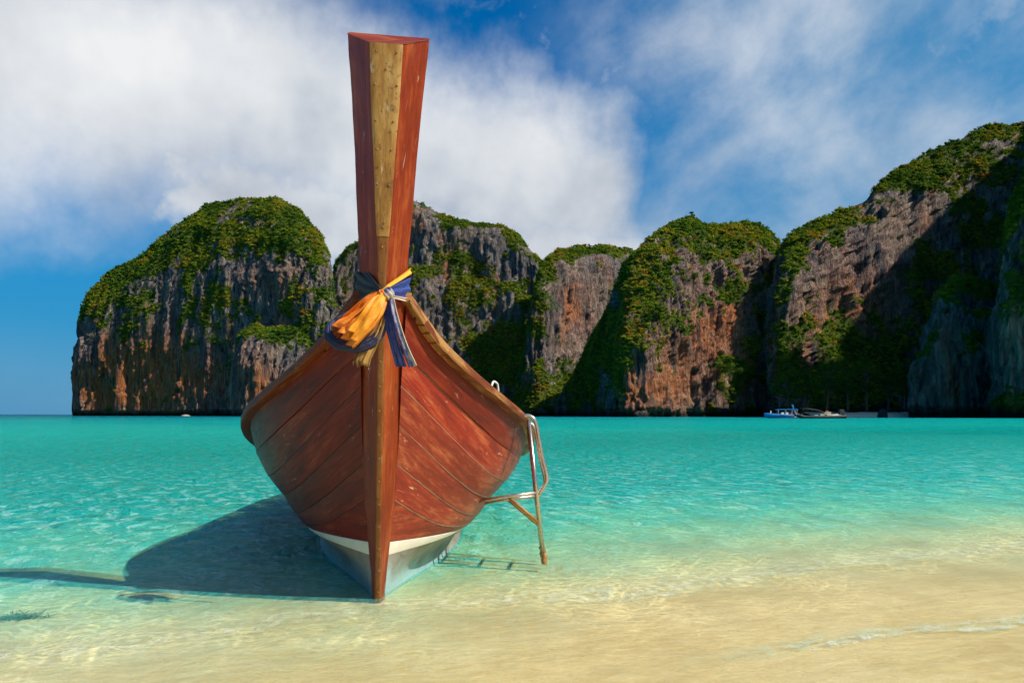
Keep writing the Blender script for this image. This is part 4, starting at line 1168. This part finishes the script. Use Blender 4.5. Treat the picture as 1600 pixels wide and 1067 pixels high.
KN = px_dir(606, 459, 4.53)
def make_sashes():
    YK = 4.545
    # charcoal sash round the left of the prow
    r = empty('charcoal_sash', KN); tag(r, 'dark charcoal sash crossing the left face of the prow to the knot', 'sash')
    wrap('wrap', M_DARK, r, -1, 1.895, .014, 1.965, .088, 1.97, .07, pleats=2.5)
    cloth('fold', [(560, 404, 4.78), (576, 424, 4.68), (592, 446, 4.57), (602, 456, YK)], [(560, 420, 4.78), (574, 436, 4.67), (590, 452, 4.565), (600, 461, YK)], M_DARK, r, 26, 10, 2, .006, seed=2)
    # blue and yellow sash round the right
    r = empty('blue_sash', KN); tag(r, 'blue sash with a yellow edge knotted on the prow, its long tails hanging down', 'sash')
    wrap('wrap', M_BLUE, r, 1, 1.893, .012, 1.965, .062, 1.97, .06, pleats=2, seed=1)
    e = wrap('edge', M_YELLOW, r, 1, 1.91, .008, 2.065, .018, 2.04, .018, off=.016, pleats=1, seed=2); e['label'] = 'bright yellow edge'
    e = wrap('edge', M_PINK, r, 1, 1.885, .005, 1.888, .012, 1.90, .012, off=.014, pleats=1, seed=3); e['label'] = 'pale pink lower edge'
    lump('knot', px_dir(607, 459, 4.515), (.030, .028, .034), M_GOLDBLUE, r, 1)
    cloth('tail', [(600, 468, 4.53), (601, 500, 4.52), (610, 540, 4.52), (619, 573, 4.53)], [(608, 466, 4.52), (614, 500, 4.50), (625, 540, 4.50), (636, 573, 4.51)], M_BLUE, r, 40, 18, 2, .012, seed=3)
    t = cloth('tail', [(606, 466, 4.51), (612, 498, 4.49), (625, 540, 4.49), (638, 575, 4.50)], [(616, 464, 4.51), (624, 496, 4.49), (638, 538, 4.48), (653, 571, 4.49)], M_GOLDBLUE, r, 40, 18, 1.5, .012, seed=4)
    t['label'] = 'silvery blue and gold tail'
    # orange sash bunched to the left
    r = empty('orange_sash', KN); tag(r, 'bright orange sash bunched and hanging left of the knot', 'sash')
    cloth('drape', [(598, 455, 4.53), (578, 460, 4.51), (560, 476, 4.49), (540, 492, 4.48), (524, 507, 4.48)],
          [(604, 465, 4.53), (600, 484, 4.49), (586, 508, 4.46), (566, 530, 4.45), (550, 545, 4.45)], M_ORANGE, r, 46, 60, 4.0, .055, seed=5)
    cloth('drape', [(596, 457, 4.50), (584, 470, 4.47), (568, 492, 4.44), (548, 516, 4.43)], [(603, 463, 4.50), (600, 488, 4.45), (580, 518, 4.42), (556, 543, 4.41)], M_ORANGE2, r, 40, 40, 2.0, .045, seed=6)
    lump('gather', px_dir(597, 460, 4.515), (.024, .026, .026), M_ORANGE, r, 4)
    # tan sash with a frayed end
    r = empty('tan_sash', KN); tag(r, 'tan striped sash with a frayed end below the orange one', 'sash')
    cloth('drape', [(600, 470, 4.545), (588, 500, 4.53), (570, 530, 4.52), (550, 562, 4.52)], [(605, 474, 4.54), (602, 502, 4.52), (592, 535, 4.50), (577, 567, 4.50)], M_TAN, r, 40, 30, 2.5, .014, seed=7, fray=.03)
    for i in range(9):
        p0 = px_dir(553 + 2.8 * i, 563 + .5 * i, 4.515); p1 = px_dir(552 + 2.9 * i + random.uniform(-3, 3), 572 + random.uniform(-2, 6), 4.51)
        tube('thread', [p0 - KN, (p0 + p1) / 2 - KN + [.003, -.004, 0], p1 - KN], .0014, M_PINK if i > 6 else M_TAN, r, sides=4)
    # navy sash looped underneath
    r = empty('navy_sash', KN); tag(r, 'navy blue sash slung in a thick loop under the orange one', 'sash')
    for i, (o1, o2, rr) in enumerate(((0, 0, .016), (3, 6, .013), (-4, -6, .012), (1, 10, .010))):
        p = [(604, 474, 4.55), (602, 500 + o2 * .6, 4.54), (588 + o1, 528 + o2 * .6, 4.52), (562 + o1, 542 + o2 * .6, 4.50), (534 - o1 * .5, 540 + o2 * .6, 4.50),
             (515 - o1, 527 + o2 * .5, 4.51), (512 - o1, 512 + o2 * .3, 4.54), (524, 500, 4.58), (545, 488, 4.60)]
        q = np.array([px_dir(*a) for a in p]) - KN
        t = tube('fold', q, [rr * .6, rr, rr * 1.15, rr * 1.2, rr * 1.1, rr, rr * .8, rr * .7], M_NAVY, r, n=70, sides=14)
        co = np.empty(len(t.data.vertices) * 3, dtype=np.float32); t.data.vertices.foreach_get('co', co); co = co.reshape(-1, 3)
        co += (.006 * np.stack([fbm(co[:, 0] * 30 + k * 9, co[:, 1] * 30, co[:, 2] * 30, 2) for k in range(3)], 1)).astype(np.float32)
        t.data.vertices.foreach_set('co', co.ravel()); t.data.update()
        l = t.data.uv_layers.new(name='UVMap')
make_sashes()

# ================================================================== FAR SHORE: beach, rock, boats, trees
def make_beach():
    pts = [(1278, 300), (1300, 292), (1340, 288), (1380, 286), (1420, 287), (1455, 294)]
    front = np.array([px_dir(a, 647, Y) for a, Y in pts]); front = smooth_path(front, 60)
    rows = []
    for t, z in ((0, -.8), (.25, .2), (.5, .9), (.75, 1.5), (1, 2.0)):
        r = front + np.array([.15, 1, 0]) * 26 * t; r[:, 2] = z + .25 * fbm(r[:, 0] / 4, r[:, 1] / 4, 0 * r[:, 0], 3)
        rows.append(r)
    P = np.stack(rows, 1)
    o = mesh_obj('beach', P.reshape(-1, 3), grid_faces(60, 5), mat_plain('dry_sand', (.72, .60, .42), .9, 0, .1, .4), smooth=True)
    tag(o, 'short strip of pale sand at the foot of the wooded ridge', 'beach', kind='structure')
make_beach()
def boulder(name, label, px, Y, w, h, seed, mat=M_ROCK):
    nu, nv = 40, 24
    th = np.linspace(0, 2 * math.pi, nu, endpoint=False); ph = np.linspace(0, math.pi * .62, nv)
    T, Pp = np.meshgrid(th, ph, indexing='ij')
    d = np.stack([np.cos(T) * np.sin(Pp), np.sin(T) * np.sin(Pp), np.cos(Pp)], -1)
    k = 1 + .35 * fbm(d[..., 0] * 1.6 + seed, d[..., 1] * 1.6, d[..., 2] * 1.6, 4)
    c = px_dir(px, 647, Y); c[2] = 0
    P = d * k[..., None] * np.array([w / 2, w / 2, h])
    P = P.transpose(1, 0, 2)
    o = mesh_obj(name, P.reshape(-1, 3), grid_faces(nv, nu, True), mat)
    o.location = c
    tag(o, label, 'rock')
    return o
boulder('boulder', 'black boulder on the strip of pale sand at the far shore', 1379, 285, 3.6, 3.0, 3, mat_plain('black_rock', (.03, .028, .028), .9, 0, .4, .8))
boulder('boulder', 'small brown boulder in the water under the orange cliff', 1002, 345, 6.5, 3.0, 5)
boulder('boulder', 'pale boulder under the dark overhang of the left headland', 290, 474, 5.0, 1.0, 8, mat_plain('pale_rock', (.34, .28, .22), .9, 0, .3, .5))

M_SBLUE = mat_plain('blue_gelcoat', (.02, .22, .55), .35, 0, .12, .6)
M_NAVYP = mat_plain('dark_blue_paint', (.008, .05, .17), .4, 0, .2, .6)
M_BLACK = mat_plain('black_paint', (.012, .012, .014), .5, 0, .4, .8)
M_TARP = mat_plain('black_tarpaulin', (.016, .016, .018), .8, 0, .4, 1.0)
M_CREAM = mat_plain('cream_paint', (.62, .52, .36), .5, 0, .12, .8)
M_GLASS = mat_plain('dark_glass', (.02, .03, .04), .12, 0, .2, .5)
M_REDP = mat_plain('red_paint', (.55, .07, .03), .5, 0, .2, 1.0)
M_ENGINE = mat_plain('engine_metal', (.05, .045, .04), .5, .4, .4, 3.0)

def loft(name, secs, mat, parent, smooth=True):
    """closed skin through sections, each a list of (x, y, z) of one length"""
    P = np.array(secs, float)
    nu, nv = P.shape[:2]
    f = [tuple(int(q) for q in ff) for ff in grid_faces(nu, nv, True)]
    f.append(tuple(range(nv))); f.append(tuple(reversed(range((nu - 1) * nv, nu * nv))))
    return mesh_obj(name, P.reshape(-1, 3), f, mat, parent, smooth)
def hull_secs(L, beam, rows, n=22):
    out = []
    for i in range(n):
        t = i / (n - 1)
        x = -L / 2 + L * t
        b = beam / 2 * min(1, math.sin(min(1, t / .45) * math.pi / 2) ** .8 + .02) * (1 - .12 * max(0, t - .6) / .4)
        z0, z1 = rows(t)
        out.append([(x, -b, z1), (x, -b * .92, z0 + (z1 - z0) * .5), (x, -b * .55, z0 + (z1 - z0) * .08), (x, 0, z0), (x, b * .55, z0 + (z1 - z0) * .08), (x, b * .92, z0 + (z1 - z0) * .5), (x, b, z1)])
    return out

def make_speedboat():
    Y = 238.0
    c = px_dir(1223, 647, Y); c[2] = 0
    r = empty('speedboat', c, (0, 0, math.radians(-8)))
    tag(r, 'bright blue speedboat with a hardtop moored at the far shore', 'boat')
    L = 10.8
    rows = lambda t: (-.45 + .9 * max(0, .25 - t) / .25 * .9, 1.55 - .55 * min(1, t * 1.4) + .35 * max(0, .3 - t))
    h = loft('hull', hull_secs(L, 2.9, rows), M_SBLUE, r)
    rows2 = lambda t: (rows(t)[1] - .32, rows(t)[1] - .16)
    s = hull_secs(L * .99, 2.98, rows2); loft('rub_strake', s, M_WHITE, r)
    rows3 = lambda t: (-.40 + .9 * max(0, .25 - t) / .25 * .9, .12 + .25 * max(0, .25 - t) * 3)
    loft('boot_stripe', hull_secs(L * .97, 2.96, rows3), M_NAVYP, r)
    loft('deck', [[(x, -b, z), (x, b, z), (x, b, z + .06), (x, -b, z + .06)] for x, b, z in ((-4.6, .5, 1.55), (-3.2, 1.1, 1.40), (-1.6, 1.3, 1.22), (4.9, 1.25, 1.0))], M_WHITE, r, False)
    w = loft('windscreen', [[(-1.9, -1.1, 1.2), (-1.9, 1.1, 1.2), (-1.2, 1.0, 2.05), (-1.2, -1.0, 2.05)], [(-1.8, -1.1, 1.2), (-1.8, 1.1, 1.2), (-1.1, 1.0, 2.05), (-1.1, -1.0, 2.05)]], M_GLASS, r, False)
    rf = loft('hardtop', [[(x, -1.25, z), (x, 1.25, z), (x, 1.1, z + .13), (x, -1.1, z + .13)] for x, z in ((-2.0, 2.42), (-1.0, 2.55), (3.6, 2.6), (4.2, 2.5))], M_SBLUE, r, False)
    bevel(rf, .04)
    for x in (-1.5, .6, 2.4, 3.8):
        for y in (-1.15, 1.15):
            tube('hardtop_post', [(x, y, 1.1), (x + .1, y * .97, 2.5)], .04, M_WHITE, r, sides=6)
    for x in (-.2, 1.1, 2.4):
        v, f = box_data(x - .35, x + .35, -1.0, 1.0, 1.1, 1.75); mesh_obj('seat', v, f, M_REDP if x > 2 else M_WHITE, r, smooth=False)
    v, f = box_data(-3.6, -3.3, -.15, .15, 1.4, 2.2); bevel(mesh_obj('anchor_roller', v, f, M_WHITE, r, smooth=False), .05)
    for y in (-.5, .5):
        v, f = box_data(5.3, 5.8, y - .25, y + .25, .3, 1.65); bevel(mesh_obj('outboard_motor', v, f, M_BLACK, r, smooth=False), .08)
    # dark lettering on the topside, too far away to be read
    x = -2.6
    lm = []
    for wd in (2, 3, 6):
        for k in range(wd):
            v, f = box_data(x, x + .19, -1.52, -1.49, .52, .86); o = mesh_obj('letter', v, f, M_NAVYP, r, smooth=False); x += .26
        x += .2
    # orange and white flash at the stern quarter
    for k, mm in enumerate((M_REDP, M_WHITE)):
        q = [(2.4 + k * .5, .25), (3.9 + k * .4, .95), (4.3 + k * .4, .95), (2.9 + k * .5, .25)]
        v = [(a, -1.50, b) for a, b in q] + [(a, -1.46, b) for a, b in q]
        mesh_obj('flash', v, [(0, 1, 2, 3), (7, 6, 5, 4), (0, 4, 5, 1), (1, 5, 6, 2), (2, 6, 7, 3), (3, 7, 4, 0)], mm, r, smooth=False)
make_speedboat()

def make_far_longtail():
    Y = 226.0
    c = px_dir(1281, 647, Y); c[2] = 0
    r = empty('longtail_boat', c, (0, 0, math.radians(4)))
    tag(r, 'black longtail boat with a dark awning beside the blue speedboat', 'boat')
    L = 15.0
    rows = lambda t: (-.35 + 1.2 * max(0, .16 - t) / .16, .75 + 1.1 * (max(0, .22 - t) / .22) ** 1.6 + .2 * max(0, t - .8) / .2)
    loft('hull', hull_secs(L, 2.1, rows, 30), M_BLACK, r)
    rows2 = lambda t: (rows(t)[1] - .05, rows(t)[1] + .10)
    loft('gunwale_rail', hull_secs(L * .99, 2.2, rows2, 30), M_NAVYP, r)
    loft('prow_post', [[(x - w, -w, z), (x + w, -w, z), (x + w, w, z), (x - w, w, z)] for x, z, w in ((-7.2, 1.1, .10), (-7.6, 2.4, .12), (-8.0, 3.9, .22))], M_SBLUE, r, False)
    for k, mm in enumerate((M_REDP, M_WHITE, M_SBLUE)):
        tube('ribbon', [(-7.55, -.14, 2.1), (-7.3 + .1 * k, -.2, 1.6), (-7.0 + .15 * k, -.22, 1.1 - .05 * k)], .07, mm, r, sides=6)
    aw = loft('awning', [[(x, -.95, z), (x, 0, z + .28), (x, .95, z), (x, .95, z - .07), (x, 0, z + .2), (x, -.95, z - .07)] for x, z in ((-5.4, 2.75), (-3.0, 2.6), (-.5, 2.2), (1.6, 1.5))], M_TARP, r)
    for x, zz in ((-5.2, 2.7), (-2.8, 2.55), (-.6, 2.2), (1.4, 1.5)):
        for y in (-.9, .9): tube('awning_pole', [(x, y, .7), (x, y, zz)], .035, M_BLACK, r, sides=6)
    v, f = box_data(1.8, 3.0, -.7, .7, .6, 1.15); bevel(mesh_obj('box', v, f, M_CREAM, r, smooth=False), .05)
    v, f = box_data(-.2, 1.2, -.7, .7, .7, 1.25); bevel(mesh_obj('box', v, f, M_CREAM, r, smooth=False), .05)
    eng = mesh_obj('engine', *box_data(5.6, 7.0, -.5, .5, 1.05, 2.5), M_ENGINE, r, smooth=False); bevel(eng, .15, 3)
    tube('propeller_shaft', [(6.8, 0, 1.4), (9.0, .1, .9), (11.6, .2, .35)], .05, M_ENGINE, r, sides=6)
    tube('tiller', [(5.8, 0, 1.7), (4.2, 0, 1.5)], .04, M_ENGINE, r, sides=6)
    tube('mooring_post', [(11.6, .2, -.4), (11.6, .2, .9)], .06, M_BLACK, r, sides=6)
make_far_longtail()

def make_cream_boat():
    Y = 252.0
    c = px_dir(1293, 647, Y); c[2] = 0
    r = empty('motorboat', c, (0, 0, math.radians(170)))
    tag(r, 'low cream motorboat half hidden behind the black longtail boat', 'boat')
    rows = lambda t: (-.3 + .7 * max(0, .25 - t) / .25, 1.25 - .3 * t)
    loft('hull', hull_secs(8.5, 2.6, rows), M_CREAM, r)
    v, f = box_data(-.9, 1.6, -.8, .8, 1.0, 1.9); bevel(mesh_obj('cabin', v, f, M_CREAM, r, smooth=False), .12, 3)
    v, f = box_data(-.92, -.88, -.6, .6, 1.4, 1.8); mesh_obj('windscreen', v, f, M_GLASS, r, smooth=False)
    v, f = box_data(-.2, .6, -.5, .5, 1.9, 2.35); bevel(mesh_obj('life_raft', v, f, M_REDP, r, smooth=False), .1)
make_cream_boat()

M_TLEAF = mat_leaf('tree_foliage', [(0.0, (.02, .05, .008)), (.45, (.05, .10, .012)), (.7, (.11, .15, .016)), (1, (.17, .16, .02))], by=None)
M_BARK = mat_plain('bark', (.10, .075, .055), .9, 0, .3, 1.0)
def tree(label, px, Y, z, h, w, seed, layers=5, group='trees at the foot of the ridge behind the far boats'):
    r_ = np.random.default_rng(seed)
    c = px_dir(px, 647, Y); c[2] = z
    r = empty('broadleaf_tree', c); tag(r, label, 'tree', group)
    lean = r_.normal() * .06
    top = np.array([lean * h, 0, h * .8])
    tube('trunk', [(0, 0, -1), (lean * h * .3, .1, h * .4), top], [h * .03, h * .022, h * .008], M_BARK, r, sides=8)
    V = []; F = []
    for i in range(layers * 3):
        zz = h * (.38 + .60 * r_.random()); a = r_.random() * 6.283
        rr = w * .5 * (1.15 - .75 * (zz / h - .38) / .6) * (.35 + .65 * r_.random())
        cc = np.array([lean * zz + rr * math.cos(a), rr * math.sin(a), zz])
        tube('limb', [(lean * zz * .7, 0, zz * .72), tuple(cc * [.6, .6, .95]), tuple(cc)], [h * .010, h * .006, h * .003], M_BARK, r, sides=5)
        R = w * (.16 + .10 * r_.random())
        for k in range(130):
            d = r_.normal(size=3); d /= np.linalg.norm(d)
            p = cc + d * R * np.array([1, 1, .48]) * (.55 + .5 * r_.random())
            n = d + r_.normal(size=3) * .5 + [0, 0, .5]; n /= np.linalg.norm(n)
            x = np.cross(n, r_.normal(size=3)); x /= np.linalg.norm(x); y = np.cross(n, x)
            s = .22 + .22 * r_.random(); q = len(V)
            V += [p + x * s, p + y * s * .7, p - x * s, p - y * s * .7]; F.append((q, q + 1, q + 2, q + 3))
    mesh_obj('crown', np.array(V), np.array(F), M_TLEAF, r, smooth=False)
for a in (('tall spreading tree behind the speedboat, leftmost of the shore trees', 1232, 322, 3, 17, 13, 1),
          ('bushy tree just right of the speedboat at the shore', 1262, 318, 3, 14, 13, 2),
          ('broad layered tree directly behind the black longtail boat', 1292, 316, 3.5, 20, 17, 3),
          ('tree with yellowish crown behind the left end of the sand strip', 1325, 314, 3.5, 16, 14, 4),
          ('rounded tree behind the middle of the sand strip', 1355, 312, 3.5, 19, 15, 5),
          ('dark tree behind the black boulder on the sand strip', 1388, 311, 3.5, 15, 13, 6),
          ('tree squeezed against the dark domed buttress at the right end of the sand strip', 1415, 309, 3.5, 17, 11, 7)):
    tree(*a)
# lone trees that break the skyline or stand out on the rock
tree('small lone tree on the skyline in the notch left of the tall ridge', 1229, 406, 76, 15, 7, 11, 3, None)
tree('ragged tree on the topmost peak of the orange cliff', 1080, 436, 104, 8, 6, 12, 3, None)
tree('pale green tree leaning out from the left shoulder of the orange cliff', 1022, 352, 40, 9, 10, 13, 4, None)
tree('bright green rounded tree on the ledge low on the orange cliff', 1140, 364, 17, 10, 11, 14, 4, None)

# ================================================================== SMALL THINGS ON THE SAND
def make_seaweed():
    c = px_dir(28, 960, 4.77); c = np.array([c[0], c[1], bed_z(np.array(c[0]), np.array(c[1])) ])
    V = []; F = []
    r_ = np.random.default_rng(4)
    for i in range(160):
        p = np.array([r_.normal() * .07, r_.normal() * .035, .0]); a = r_.random() * 6.28; l = .03 + .05 * r_.random()
        d = np.array([math.cos(a), math.sin(a), .25 * r_.random()]); n = np.array([-d[1], d[0], 0]) * .005
        q = len(V); V += [p - n, p + n, p + d * l + n * .5 + [0, 0, .012], p + d * l - n * .5 + [0, 0, .012]]; F.append((q, q + 1, q + 2, q + 3))
    o = mesh_obj('seaweed', np.array(V), np.array(F), mat_plain('seaweed', (.10, .12, .05), .6, 0, .4, 20), smooth=False)
    o.location = c
    tag(o, 'clump of dark seaweed lying on the sand at the lower left edge', 'seaweed')
make_seaweed()

def make_foam():
    """a few bubbles where the last swash wave runs out on the sand, lower right"""
    V = []; F = []
    r_ = np.random.default_rng(5)
    for i in range(900):
        x = 1.5 + 2.6 * r_.random()
        y = (3.06 + .41 * x) / .91
        wob = float(fbm(np.array(x * .12), np.array(y * .12), np.array(8.0), 3))
        y += .35 * wob / .91 + .03 * math.sin(x * 3.1) + abs(r_.normal()) * .025
        s = .0012 + .0028 * r_.random() ** 3; q = len(V)
        b = np.array([x, y, .013 + .003 * r_.random()])
        V += [b + [s, 0, 0], b + [0, s, 0], b + [-s, 0, 0], b + [0, -s, 0], b + [0, 0, s * .8]]
        F += [(q, q + 1, q + 4), (q + 1, q + 2, q + 4), (q + 2, q + 3, q + 4), (q + 3, q, q + 4)]
    o = mesh_obj('foam', np.array(V), np.array(F), mat_plain('foam', (.85, .82, .74), .4, 0, .05, 9), smooth=True)
    tag(o, 'faint line of bubbles along the swash edge at the lower right', 'foam', kind='stuff')
make_foam()
